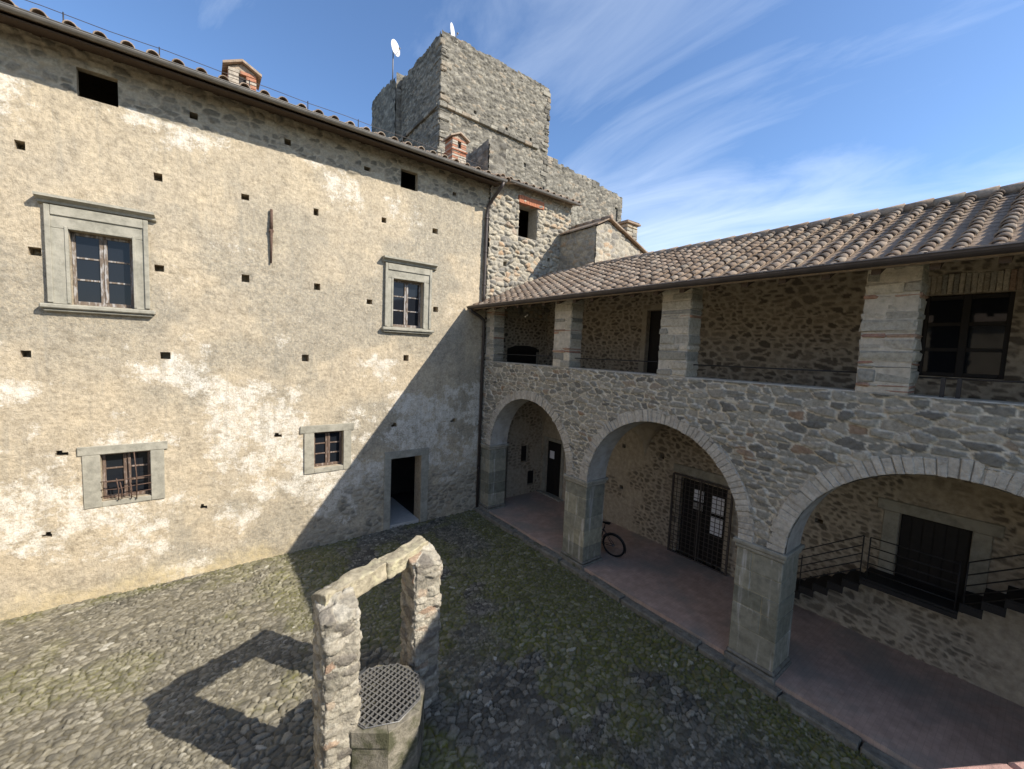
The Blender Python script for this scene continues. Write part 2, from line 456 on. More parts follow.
# roof tiles, random per tile
def tile_mat(name, stops):
    m, t, b = new_mat(name, .9, .15); N = NT(t)
    c = N.ramp(N.attr('rnd'), stops)
    c = N.mix(1.0, c, N.ramp(N.noise(18, 6, .7), ((.25, grey(.62)), (.75, grey(1.32)))), 'MULTIPLY')
    c = N.mix(N.rng(N.noise(7, 7, .75), .50, .70, 0, .8), c, (.155, .145, .12))
    c = N.mix(N.rng(N.noise(21, 5, .7), .60, .72, 0, .35), c, (.42, .38, .31))
    N.l(c, b.inputs['Base Color']); N.bump(N.noise(45, 5, .7), b, .006, .8)
    return m
M['tile'] = tile_mat('old_roof_tile', ((0, (.22, .16, .115)), (.3, (.30, .22, .155)), (.6, (.35, .265, .195)), (.85, (.38, .30, .225)), (1, (.31, .255, .195))))
M['brick'] = tile_mat('old_brick', ((0, (.36, .15, .09)), (.62, (.40, .20, .125)), (.68, (.36, .31, .25)), (1, (.42, .37, .30))))
M['copper'] = plain_mat('dull_copper', (.075, .062, .055), .5, .4, .3, 5, 0, metal=.4)
M['zinc'] = plain_mat('weathered_gutter', (.19, .175, .155), .6, .4, .25, 6, 0, metal=.3)
M['iron'] = plain_mat('dark_iron', (.022, .020, .019), .55, .4, .3, 20, 0)
M['rust'] = plain_mat('rusty_iron', (.10, .062, .045), .8, .2, .4, 25, .001)
M['steel'] = plain_mat('galvanised_grate', (.24, .235, .225), .45, .5, .2, 30, 0, metal=.6)
M['beam'] = plain_mat('dark_timber', (.075, .052, .036), .85, .2, .35, 9, .004, stretch=(8, .6, 8))
M['wood'] = plain_mat('weathered_sash_wood', (.150, .116, .088), .75, .25, .35, 8, .002, stretch=(6, 6, 1), tint=((.34, .32, .30), 5, .46, (5, 5, 1.2)))
M['redwood'] = plain_mat('brown_sash_wood', (.125, .085, .062), .7, .25, .3, 8, .002, stretch=(6, 6, 1), tint=((.27, .22, .19), 5, .52, (5, 5, 1.2)))
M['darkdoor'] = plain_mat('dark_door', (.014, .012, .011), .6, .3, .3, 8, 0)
M['palesheet'] = plain_mat('pale_sheet', (.82, .82, .84), .7, .2, .05, 5, 0)
M['white'] = plain_mat('white_enamel', (.58, .58, .57), .4, .4, .08, 4, 0)
M['rubber'] = plain_mat('black_rubber', (.012, .012, .012), .8, .2, .1, 5, 0)
M['bikepaint'] = plain_mat('black_bike_paint', (.015, .015, .018), .35, .5, .1, 5, 0)
M['darkroom'] = plain_mat('dark_interior', (.06, .05, .04), .95, .1, .2, 4, 0)
M['stair'] = plain_mat('dark_stair_steel', (.022, .020, .019), .7, .3, .3, 9, .001)
m, t, b = new_mat('window_glass', .04, .32); b.inputs['Base Color'].default_value = (.012, .014, .018, 1); M['glass'] = m
N = NT(t); N.bump(N.noise(2.2, 2, .5), b, .004, .25)
M['threshold'] = plain_mat('worn_threshold', (.42, .40, .36), .8, .2, .15, 7, .002)
M['soil'] = plain_mat('parapet_brick', (.40, .24, .19), .9, .15, .3, 14, .006)

random.seed(7)
# ------------------------------------------------------------------ ground
us = lines(-11.2, -0.20, .018, ()); vs_ = lines(-10.9, 0.06, .018, ())
U, V = np.meshgrid(us, vs_, indexing='ij')
big = fbm(U*.5, V*.5, 3, 3)
e, rn, rb = cells(U, V, .102, .078, 11, .46, .26, .40, rows=False, k=20, rag=.09)
e2, rn2, rb2 = cells(U+5, V+3, .070, .055, 23, .46, .22, .40, rows=False, k=19, rag=.09)
sel = sstep(.50, .56, fbm(U*1.1+7, V*1.1, 31, 3))
e = e*(1-sel)+e2*sel; rn = np.where(sel > .5, rn2, rn); rb = np.where(sel > .5, rb2, rb)
st = sstep(.01, .09, e-.05*rb)
dome = np.clip(np.clip(e, 0, 1)/.24, 0, 1)**.6
wear = sstep(.40, .62, fbm(U*.8+40, V*.8+9, 77, 4))
hgt = .040*dome*(.45+.95*rb)*(.55+.45*wear)+.010*(fbm(U*13, V*13, 5, 3)-.5)+.05*(big-.5)+.02*(fbm(U*2, V*2, 8, 2)-.5)-.02
shade_side = sstep(-6.4, -4.6, U)
moss = sstep(.455, .56, fbm(U*.75+3, V*.75+11, 41, 4)+.22*sstep(-1.5, -.5, U)+.10*shade_side-.06)*(.72+.28*shade_side)
moss = np.maximum(moss, sstep(-.45, -.12, V)*sstep(.40, .56, fbm(U*1.6, V*3, 73, 3)))
moss = np.maximum(moss, sstep(-.75, -.35, U)*sstep(.36, .52, fbm(U*2.2, V*1.3, 71, 3))*1.2)
mort = sstep(.54, .70, fbm(U*.55+80, V*.55+33, 61, 4)+.05*shade_side)*sstep(-6.3, -5.6, U)*(1-sstep(-1.4, -.6, U))
moss = moss*(1-.9*mort)*(.55+.45*shade_side)
moss = np.maximum(moss, .9*shade_side*sstep(.62, .68, fbm(U*.9+60, V*.9+20, 55, 4)))
sunlit_dust = (1-sstep(-6.2, -3.6, U))*sstep(.30, .58, fbm(U*.6+20, V*.6+4, 91, 4)+.10)*.8  # dry dust; also paints the sunlit side of the court lighter
hgt = hgt-.012*moss*(1-st)
sheet('courtyard_ground', us, vs_, lambda a, c: np.stack([a, c, hgt], -1), lambda a, c: np.ones(a.shape, bool),
      dict(stone=st, rnd=rn, a=np.clip(moss, 0, 1), b=sunlit_dust, c=mort), M['cobble'])
tag(bpy.data.objects['courtyard_ground'], kind='structure')
mb = MB(); mb.add([(-900, -900, -.12), (900, -900, -.12), (900, 900, -.12), (-900, 900, -.12)], [(0, 1, 2, 3)])
tag(mb.build('ground', M['earth']), kind='structure')
mb = MB(); mb.box(-.02, 2.75, -17.0, 0.0, -.1, .15)
tag(mb.build('arcade_floor', M['floor']), kind='structure')
mb = MB(); y = -17.0
while y < -.15:
    L = random.uniform(.45, 1.0); y1 = min(y+L, -.1)
    o_ = random.uniform(-.03, .03)
    mb.box(-.235+o_, -.022, y, y1-.012, -.1, .11+random.uniform(-.03, .012), .022, .012); y = y1
tag(mb.build('kerb', M['kerb']), kind='structure')

# ------------------------------------------------------------------ palace (plastered wall on the left)
palace = thing('palace', 'tall ochre plastered palace wall with rows of small square holes and stone framed windows', 'building', (-6, 4, 0))
palace.location = (0, 0, 0)
PUT = [(-9.61, 8.35), (-7.81, 8.32), (-6.36, 8.30), (-4.93, 8.31), (-3.28, 8.48), (-1.80, 8.50), (-9.50, 6.59), (-7.83, 6.55), (-6.37, 6.55), (-4.90, 6.55),
       (-3.63, 6.32), (-1.72, 6.30), (-9.67, 4.78), (-7.77, 4.80), (-5.16, 4.81), (-2.59, 4.87), (-7.23, 9.68), (-5.53, 9.72), (-3.73, 9.65), (-1.21, 9.67),
       (-9.29, 2.95), (-5.75, 2.97), (-2.90, 3.00), (-1.03, 3.00), (-9.53, 1.43), (-7.19, 1.51), (-11.4, 8.35), (-11.3, 6.6), (-11.35, 4.8)]
random.seed(3)
holes = []; skips = {}
for i, (x, z) in enumerate(PUT):
    a = random.uniform(.055, .085); c = random.uniform(.06, .085)
    if z > 9: c *= .8
    if z < 3.3:
        c *= .8
        q1 = (round(x-a, 3), round(x+a, 3), round(z-c, 3), round(z+c*.1, 3)); sd = random.choice((0, 1)); wq = a*random.uniform(.9, 1.4)
        q2 = (q1[0]+.012 if sd else round(q1[1]-wq, 3), round(q1[0]+wq, 3) if sd else q1[1]-.012, q1[3], round(z+c*.8, 3))
        holes += [q1, q2]; skips[q1] = (2,); skips[q2] = (0,)
    else: holes.append((round(x-a, 3), round(x+a, 3), round(z-c, 3), round(z+c, 3)))
BIG = dict(attic=(-8.89, -8.35, 9.43, 9.93), attic2=(-2.84, -2.36, 9.44, 9.92), w1=(-9.07, -8.22, 5.71, 7.04), w2=(-3.01, -2.13, 5.72, 7.0),
           w3=(-8.78, -8.05, 1.92, 2.86), w4=(-4.96, -4.26, 2.04, 2.95), door=(-2.97, -2.06, -.3, 2.03))
rects = holes+list(BIG.values())
us = lines(-14, 0.0, .03, [v for q in rects for v in q[:2]]); vs_ = lines(-.3, 10.5, .03, [v for q in rects for v in q[2:]])
U, V = np.meshgrid(us, vs_, indexing='ij')
e, rn, rb = cells(U, V, .20, .11, 101, .40, .2, .3)
st = sstep(.03, .13, e-.05*rb)
# where the plaster is lost: the strip under the eaves, the foot right of the window, ragged patches
n_a = fbm(U*.9, V*.9, 110, 5); n_b = fbm(U*2.6, V*2.6, 120, 5)
expo = sstep(.50, .57, n_b*.35+n_a*.25+.20+.55*(sstep(9.25, 9.75, V)-.32))
lowr = sstep(-6.2, -4.2, U)*(1-sstep(.9, 2.2, V))
expo = np.maximum(expo, sstep(.50, .57, n_b*.6+n_a*.4+.16*lowr-.04)*lowr*.9)
lowl = (1-sstep(.15, .75, V))
white = (1-.45*sstep(4.6, 5.6, V)*(1-sstep(8.4, 9.0, V)))*sstep(.36, .62, fbm(U*.9+3, V*1.1, 130, 5, .62)+.10*(1-sstep(.7, 1.5, V))*(1-sstep(-7, -5.5, U))+.22*sstep(.6, 1.6, V)*(1-sstep(3.1, 4.6, V))-.11+.10*sstep(8.7, 9.3, V)*(1-sstep(9.5, 9.8, V))*(1-sstep(-5, -3.5, U)))
hd = rect_dist(U, V, holes)
white = np.maximum(white, .6*(1-sstep(.0, .09, hd+.12*(fbm(U*7, V*7, 140, 3)-.42))))
greyp = sstep(.50, .66, fbm(U*.55+50, V*.7+20, 150, 5, .55)+.05)*.75*(1-.6*lowl)
wd = rect_dist(U, V, [(-9.2, -8.1, 4.9, 5.5), (-6.2, -5.2, 6.6, 8.0)])
greyp = np.maximum(greyp, .6*(1-sstep(0, .7, wd+.5*(n_a-.5))))
foot_dirt = lowl*sstep(.42, .56, n_a+.1)  # dirty grey strip along the foot of the wall
h = .045*(fbm(U*.45, V*.45, 160, 3)-.5)+.020*(fbm(U*3, V*3, 161, 4)-.5)+.014*(fbm(U*14, V*14, 162, 3)-.5)
h = h+.006*(np.sqrt(np.clip(e/.3, 0, 1))-.5)*(.3+rb)
h = h*(1-expo)+expo*(.55*h-.012+.030*st*np.sqrt(np.clip(e/.3, 0, 1))*(.5+.8*rb))
h = h+lowl*.05*(fbm(U*1.5, V*2, 163, 3)-.1)
damp = np.clip(rect_dist(U, V, rects)/.05, 0, 1)
h = h*damp
ex = MB()
def tunnel(mb_, rct, depth, cap, axis='y', base=0.0, sgn=1, skip=()):
    a, b_, c, d = rct
    D1 = base+sgn*depth
    P = lambda p, q, dd: (p, dd, q) if axis == 'y' else (dd, p, q)
    A = [P(a, c, base), P(b_, c, base), P(b_, d, base), P(a, d, base)]; B = [P(a, c, D1), P(b_, c, D1), P(b_, d, D1), P(a, d, D1)]
    F = [(0, 1, 5, 4), (1, 2, 6, 5), (2, 3, 7, 6), (3, 0, 4, 7)]
    F = [q_ for i_, q_ in enumerate(F) if i_ not in skip]
    if cap: F.append((4, 5, 6, 7))
    mb_.add(A+B, F)
ex.S = .3
for q in holes: tunnel(ex, q, .34, True, skip=skips.get(q, ()))
for k, q in BIG.items(): tunnel(ex, q, .16 if k[0] == 'a' else (.55 if k != 'door' else .42), False)
sheet('wall', us, vs_, lambda a, c: np.stack([a, -h, c], -1), outside(rects),
      dict(stone=st, rnd=rn, a=np.clip(white, 0, 1)*(1-.8*foot_dirt), b=np.clip(greyp+.5*foot_dirt, 0, 1), c=expo, d=np.clip((1-sstep(.05, .5, V+.5*(n_b-.5)))*(1-sstep(-6, -5, U)), 0, 1)), M['plaster'], palace, ex)
# hidden shell so that rooms are dark
mb = MB()
mb.box(-14, -13.6, .02, 9, -.3, 10.4); mb.box(-14, 0, 8.7, 9, -.3, 12.9); mb.box(-.35, -.005, .75, 8.7, -.3, 10.4)
mb.box(-13.6, -.35, .56, 8.7, -.3, .02); mb.box(-13.6, -.35, 2.6, 2.8, .02, 10.4)
mb.box(-13.6, -.35, .56, 2.6, 4.3, 4.5); mb.box(-13.6, -.35, .56, 2.6, 8.4, 8.6)
mb.build('inner_wall', M['darkroom'], palace)
mb = MB(); mb.box(-2.955, -2.075, .012, 2.2, -.2, .09, .01)
mb.build('threshold', M['threshold'], palace)

def surround(rect, outer, parent, label=None, moulded=False, cornice=None, sill=None, lintel=None):
    """dressed stone around an opening, standing proud of the plaster"""
    a, b_, c, d = rect; A, B, C_, D_ = outer
    mb = MB(); p = .055 if moulded else .035
    top = lintel[2] if lintel else d
    mb.box(A, a-.002, -p, .16, C_, top, .008, .002); mb.box(b_+.002, B, -p, .16, C_, top, .008, .002)
    if lintel: mb.box(lintel[0], lintel[1], -p-.006, .16, lintel[2]+.003, lintel[3], .008, .003)
    else: mb.box(A, B, -p, .16, d+.002, D_, .008, .002)
    if C_ < c-.01: mb.box(a, b_, -p+.004, .16, C_, c-.002, .006)
    o = mb.build('stone_surround', M['serena'], parent, label)
    if moulded:
        m2 = MB(); w_ = .115
        m2.box(A-.012, A+w_*.55, -p-.03, -p+.01, C_+.02, D_+.01, .008); m2.box(B-w_*.55, B+.012, -p-.03, -p+.01, C_+.02, D_+.01, .008)
        m2.box(A+w_*.55+.002, B-w_*.55-.002, -p-.03, -p+.01, D_-.16, D_+.01, .008)
        m2.box(a-.05, a-.004, -p-.014, -p+.01, C_+.02, d+.05, .006); m2.box(b_+.004, b_+.05, -p-.014, -p+.01, C_+.02, d+.05, .006); m2.box(a-.002, b_+.002, -p-.014, -p+.01, d+.006, d+.05, .006)
        m2.build('moulding', M['serena'], o)
    if cornice:
        m2 = MB()
        x0, x1, z0, z1 = cornice; n = 4
        prof = [(.03, 0), (.09, .15), (.10, .4), (.16, .62), (.20, .70), (.20, 1.0), (.0, 1.0)]
        poly = [(x0, -.0+.02, z0)]+[(x0, -q, z0+(z1-z0)*v) for q, v in prof]
        poly = [(x0+.03*(1-min(1, (pz-z0)/(z1-z0))), py, pz) for (px, py, pz) in poly]
        m2.prism(poly, (x1-x0, 0, 0))
        m2.build('cornice', M['serena'], o)
    if sill:
        m2 = MB(); x0, x1, z0, z1 = sill
        m2.box(x0, x1, -.15, .03, z0+.05, z1, .02); m2.box(x0+.04, x1-.04, -.10, .03, z0, z0+.048, .015)
        m2.build('sill', M['serena'], o)
    return o
def sash(rect, parent, mat, y=.14, rows=3, mull=.055):
    a, b_, c, d = rect
    mb = MB(); w_ = .055
    mb.box(a+.003, a+w_, y, y+.06, c+.003, d-.003, .006); mb.box(b_-w_, b_-.003, y, y+.06, c+.003, d-.003, .006)
    mb.box(a+w_, b_-w_, y, y+.06, d-w_, d-.003, .006); mb.box(a+w_, b_-w_, y-.01, y+.06, c+.003, c+w_*1.3, .006)
    xm = (a+b_)/2
    mb.box(xm-mull, xm-.003, y-.012, y+.05, c+w_*1.3, d-w_, .006); mb.box(xm+.003, xm+mull, y-.018, y+.05, c+w_*1.3, d-w_, .006)
    for k in range(1, rows):
        z = c+w_*1.3+(d-c-w_*2.3)*k/rows
        mb.box(a+w_, xm-mull, y+.004, y+.04, z-.016, z+.016, .004); mb.box(xm+mull, b_-w_, y+.004, y+.04, z-.016, z+.016, .004)
    o = mb.build('window_sash', mat, parent)
    g = MB(); g.box(a+.02, b_-.02, y+.022, y+.03, c+.02, d-.02)
    g.build('pane', M['glass'], o)
    return o
w1 = surround(BIG['w1'], (-9.35, -7.99, 5.70, 7.42), palace, 'large moulded window frame with projecting cornice and sill', True, (-9.46, -7.88, 7.43, 7.58), (-9.46, -7.90, 5.56, 5.695))
sash(BIG['w1'], palace, M['wood'])
w2 = surround(BIG['w2'], (-3.23, -1.90, 5.70, 7.38), palace, 'moulded window frame with a chipped cornice', True, (-3.32, -1.79, 7.39, 7.54), (-3.32, -1.81, 5.56, 5.695))
sash(BIG['w2'], palace, M['wood'])
w3 = surround(BIG['w3'], (-9.03, -7.83, 1.82, 3.02), palace, 'plain stone frame of the barred window', lintel=(-9.09, -7.77, 2.86, 3.03))
sash(BIG['w3'], palace, M['redwood'])
w4 = surround(BIG['w4'], (-5.19, -4.06, 1.92, 3.13), palace, None, lintel=(-5.28, -3.99, 2.95, 3.14))
sash(BIG['w4'], palace, M['redwood'])
dw = surround(BIG['door'], (-3.17, -1.83, 0.0, 2.23), palace, 'grey stone door frame', lintel=(-3.17, -1.83, 2.03, 2.24))
# bent iron bars of the lower left window
mb = MB(); a, b_, c, d = BIG['w3']
for z in (2.02, 2.16, 2.32): mb.tube([(a-.01, -.03, z), (a+.2, -.055, z-.012), (b_-.25, -.05, z+.02), (b_+.01, -.03, z+.03)], .009, 6)
for x, z0, z1 in ((a+.24, 1.92, 2.36), (a+.29, 1.94, 2.28), (b_-.22, 1.90, 2.86), (b_-.30, 1.92, 2.30)): mb.tube([(x, -.06, z0), (x+.01, -.075, (z0+z1)/2), (x-.02, -.05, z1)], .010, 6)
mb.build('window_bars', M['rust'], palace)
# iron wall anchor
mb = MB(); mb.tube([(-5.87, -.05, 8.14), (-5.875, -.06, 7.7)], [.028, .035], 8); mb.tube([(-5.875, -.06, 7.7), (-5.88, -.055, 6.95)], [.035, .018], 8); mb.box(-5.92, -5.83, -.09, .03, 7.64, 7.70, .008)
mb.build('wall_anchor', M['rust'], palace)
# roof with overhanging barrel tiles
def barrel_rows(mb, x0, x1, step, y0, z0, slope, rows, rad, axis='x', pan=True, run=.33):
    """covers (and pans) laid up the slope; axis is the direction of the eave"""
    n = int(round((x1-x0)/step)); ang = math.atan(slope)
    for i in range(n+1):
        x = x0+step*i
        for k in range(rows):
            for kind in (('cover', 'pan') if pan else ('cover',)):
                mb.R = random.random()
                L = run*1.18
                j = random.uniform(-.012, .012); tw = random.uniform(-.02, .02)
                s0 = k*run+random.uniform(-.012, .012)-(0.03 if kind == 'cover' else 0); s1 = s0+L
                r0 = rad*random.uniform(.96, 1.06); r1 = r0*.80
                V = []; seg = 7
                xo = x+j+(step/2 if kind == 'pan' else 0)
                for (s_, rr, lift) in ((s0, r0, .028 if kind == 'cover' else .05), (s1, r1, .012 if kind == 'cover' else .0)):
                    for q in range(seg+1):
                        a_ = math.pi*q/seg
                        if kind == 'cover': du = math.cos(a_)*rr; dn = math.sin(a_)*rr*.85+lift
                        else: du = math.cos(a_)*(step/2-.01); dn = -.035+.03*(1-math.sin(a_))**2+lift*.6
                        V.append((xo+du+(s_-s0)*tw, s_, dn))
                nn = seg+1
                F = [(q, q+1, nn+q+1, nn+q) for q in range(seg)]
                th = .014; V2 = [(p[0]+(p[0]-xo)*-.0, p[1], p[2]-th) for p in V]
                if kind == 'cover':
                    V2 = [(xo+(p[0]-xo)*.84, p[1], p[2]-th) for p in V]
                    b0 = len(V)
                    F += [(b0+q, b0+nn+q, b0+nn+q+1, b0+q+1) for q in range(seg)]+[(q, b0+q, b0+q+1, q+1) for q in range(seg)]
                    V = V+V2
                P = []
                for (e_, s_, n_) in V:
                    d_ = s_*math.cos(ang)-n_*math.sin(ang); z_ = s_*math.sin(ang)+n_*math.cos(ang)
                    P.append((e_, y0+d_, z0+z_) if axis == 'x' else (y0+d_, e_, z0+z_))
                mb.smooth = True
                mb.add(P, F)
    mb.smooth = False
roof = MB(); random.seed(12)
barrel_rows(roof, -14, .05, .345, -.70, 10.20, .33, 5, .095)
roof.R = .3
zr = lambda y: 10.14+.33*(y+.66)
roof.prism([(-14, -.62, zr(-.62)), (-14, -.62, zr(-.62)+.03), (-14, 5, zr(5)+.03), (-14, 9.3, zr(5)-1.3), (-14, 9.3, zr(5)-1.36), (-14, 5, zr(5)-.03)], (14.12, 0, 0))
proof = roof.build('roof', M['tile'], palace)
mb = MB()
def gutter(mb, p0, p1, rad=.07, seg=8, out=(0, -1, 0)):
    p0 = Vector(p0); p1 = Vector(p1); o = Vector(out)
    V = []
    for p in (p0, p1):
        for rr in (rad, rad-.006):
            for k in range(seg+1):
                a_ = math.pi*k/seg
                V.append(p+o*math.cos(a_)*rr-Vector((0, 0, 1))*math.sin(a_)*rr)
    n = seg+1; F = []
    for k in range(seg):
        F += [(k, k+1, 2*n+k+1, 2*n+k), (n+k, 3*n+k, 3*n+k+1, n+k+1), (k, n+k, n+k+1, k+1), (2*n+k, 2*n+k+1, 3*n+k+1, 3*n+k)]
    F += [(0, 2*n, 3*n, n), (seg, n+seg, 3*n+seg, 2*n+seg)]
    sm = mb.smooth; mb.smooth = False; mb.add(V, F); mb.smooth = sm
    mb.tube([p0+o*rad, p1+o*rad], .008, 6)
gutter(mb, (-14, -.70, 10.20), (.12, -.70, 10.20))
mb.build('gutter', M['zinc'], palace)
mb = MB()
for i in range(29): mb.box(-13.9+i*.5, -13.8+i*.5, -.6, .5, zr(-.1)-.10, zr(-.1)-.03)
mb.prism([(-14, -.60, 10.115), (-14, .6, 10.43), (-14, .6, 10.40), (-14, -.60, 10.085)], (14.05, 0, 0))
mb.build('eaves_boards', M['beam'], palace)
mb = MB(); mb.tube([(.02, -.70, 10.14), (.0, -.66, 10.02), (-.06, -.30, 9.75), (-.10, -.10, 9.55), (-.12, -.085, 9.3), (-.13, -.085, 6.9), (-.13, -.085, 6.62)], .05, 10)
for z in (9.2, 8.2, 7.2): mb.tube([(-.13, -.085, z-.02), (-.13, -.085, z+.02)], .06, 10)
mb.build('drainpipe', M['copper'], palace)
mb = MB(); mb.tube([(-14, -.45, 10.51)]+[(x, -.45, 10.52 if i % 2 else 10.50) for i, x in enumerate(np.arange(-13.2, 0, .8))], .006, 5)
mb.build('lightning_wire', M['copper'], palace)
for x in (-11.2, -10.1, -8.95, -7.72, -6.3, -5.2, -4.1, -3.0, -1.9, -.8):
    mb = MB(); mb.tube([(x, -.45, 10.30), (x, -.45, 10.54)], .010, 6); mb.build('wire_post', M['iron'], palace)
# unseen west wing, added for warm bounce light and reflections in the panes
mb = MB(); mb.box(-14.3, -13.6, -16, -.02, -.2, 7.2); mb.build('bounce_wing', M['vault'], palace)
mb = MB(); random.seed(14); mb.R = .5
mb.prism([(-13.3, -16, 7.15), (-13.3, -16, 7.25), (-17, -16, 8.75), (-17, -16, 8.65)], (0, 15.9, 0)); mb.build('bounce_wing_roof', M['tile'], palace)
# chimneys: brick body with an arched hole under a tiled lid
def chimney(parent, x0, x1, y0, y1, z0, z1, mat, gable=True, holes_=True):
    mb = MB(); n = max(3, int((z1-z0)/.075)); dz = (z1-z0)/n
    hx = (x0+x1)/2; zt = z1-.10; zb = z1-.33
    mb.R = .9; mb.box(x0+.03, x1-.03, y0+.10, y1-.03, z0, z1-.02)
    for k in range(n):
        za = z0+k*dz; zc_ = za+dz-.008; m_ = (za+zc_)/2
        cut = holes_ and zb < m_ < zt
        for (p, q) in (((x0, hx-.07), (hx+.07, x1)) if cut else ((x0, hx+.1*(k % 2)-.05), (hx+.1*(k % 2)-.045, x1))):
            mb.R = random.random() if k % 3 else .95; mb.box(p, q, y0+random.uniform(-.006, .006), y0+.1, za, zc_, .006)
        mb.R = random.random() if k % 3 else .95; mb.box(x0-.003, x0+.09, y0+.101, y1, za, zc_, .006); mb.R = random.random(); mb.box(x1-.09, x1+.003, y0+.101, y1, za, zc_, .006)
    mb.R = .2; mb.box(x0-.04, x1+.04, y0-.04, y1+.04, zb-.09, zb-.045, .008)
    o = mb.build('chimney', mat, parent)
    h_ = MB(); h_.box(hx-.068, hx+.068, y0+.085, y0+.098, zb, zt-.02); h_.build('flue_opening', M['darkdoor'], o)
    c_ = MB()
    if gable:
        for s in (-1, 1):
            for k in range(4):
                c_.R = random.random(); yy0 = y0-.08+(y1-y0+.16)*k/4; yy1 = yy0+(y1-y0+.16)/4-.006
                xe = hx+s*((x1-x0)/2+.10); rise = (x1-x0)*.30
                c_.prism([(hx+.001*s, yy0, z1+rise), (xe, yy0, z1-.02), (xe, yy0, z1+.03), (hx+.001*s, yy0, z1+rise+.05)], (0, yy1-yy0, 0))
        c_.R = .9; c_.prism([(x0, y0+.02, z1), (x1, y0+.02, z1), (hx, y0+.02, z1+(x1-x0)*.28)], (0, y1-y0-.04, 0))
    else:
        c_.R = .9; c_.box(x0-.09, x1+.09, y0-.09, y1+.09, z1, z1+.05, .01)
        k = x0-.09
        while k < x1+.05: c_.R = random.random(); c_.tube([(k+.07, y0-.1, z1+.06), (k+.07, y1+.1, z1+.08)], .06, 8); k += .15
    c_.build('chimney_cap', M['tile'], o)
    return o
random.seed(4)
chimney(proof, -6.62, -6.10, .35, .85, 10.4, 11.08, M['brick'])

# ------------------------------------------------------------------ stone annex at the corner
annex = thing('stone_house', 'rough rubble stone house with one dark window under a brick lintel by the drainpipe', 'building')
AR = dict(win=(1.17, 1.93, 8.95, 9.99))
ah = [(.62, .76, 7.9, 8.04), (2.5, 2.62, 8.35, 8.47)]
rects = list(AR.values())+ah
us = lines(0.0, 3.5, .025, [v for q in rects for v in q[:2]]); vs_ = lines(6.3, 10.5, .022, [v for q in rects for v in q[2:]])
U, V = np.meshgrid(us, vs_, indexing='ij')
e, rn, rb = cells(U, V, .21, .125, 201, .40, .2, .40)
rough = 1.0
st = sstep(.02, .10, e)
h = (.02+.07*rough)*np.sqrt(np.clip(e/.30, 0, 1))*(.25+.9*rb)+.02*(fbm(U*9, V*9, 205, 4)-.5)*(.4+rough)+.07*(fbm(U*.8, V*.8, 206, 3)-.5)*rough
h *= np.clip(rect_dist(U, V, rects)/.05, 0, 1)
ex = MB(); ex.S = .5
for k, q in AR.items(): tunnel(ex, q, .5 if k != 'win' else .45, k in ('n1',))
for q in ah: tunnel(ex, q, .3, True)
sheet('wall', us, vs_, lambda a, c: np.stack([a, -h+.0, c], -1), outside(rects), dict(stone=st, rnd=rn), M['annex'], annex, ex)
mb = MB(); mb.box(3.2, 3.5, .02, 5.9, -.1, 10.45); mb.box(0, 3.2, 5.6, 5.9, -.1, 12.3); mb.box(0.0, 3.2, 2.2, 2.3, -.1, 10.4); mb.box(0.003, 3.2, .5, 2.2, -.1, .09); mb.box(.003, 3.2, .46, 2.2, 7.6, 7.7); mb.box(.003, 3.2, .46, 2.3, 10.3, 10.38)
mb.build('inner_wall', M['darkroom'], annex)
mb = MB(); x = 1.10; random.seed(8)
while x < 2.12:
    mb.R = random.random()*.6; mb.box(x, x+.066, -.085, .12, 9.99+random.uniform(-.008, .004), 10.23+random.uniform(-.01, .012), .007, .003); x += .072
mb.build('brick_lintel', plain_mat('red_brick', (.42, .175, .10), .9, .15, .3, 22, .004), annex)
mb = MB(); mb.R = .6; z = 8.95
while z < 9.97:
    hh = random.uniform(.08, .16); mb.R = random.random(); mb.box(1.935, 2.12+random.uniform(-.04, .04), -.05+random.uniform(-.02, .02), .1, z, min(9.985, z+hh-.012), .012, .004); z += hh
mb.build('window_jamb', M['annex'], annex)
roof = MB()
barrel_rows(roof, .22, 3.5, .30, -.34, 10.44, .33, 4, .085)
roof.R = .3
zr2 = lambda y: 10.40+.33*(y+.30)
roof.prism([(.13, -.28, zr2(-.28)), (.13, -.28, zr2(-.28)+.03), (.13, 6.0, zr2(6.0)+.03), (.13, 6.0, zr2(6.0)-.03)], (3.5, 0, 0))
aroof = roof.build('roof', M['tile'], annex)
mb = MB(); gutter(mb, (.13, -.36, 10.43), (3.58, -.36, 10.43), .06); mb.build('gutter', M['zinc'], annex)
chimney(aroof, -.12+.02, .46, 2.3, 2.85, 11.2, 12.50, M['brick'])

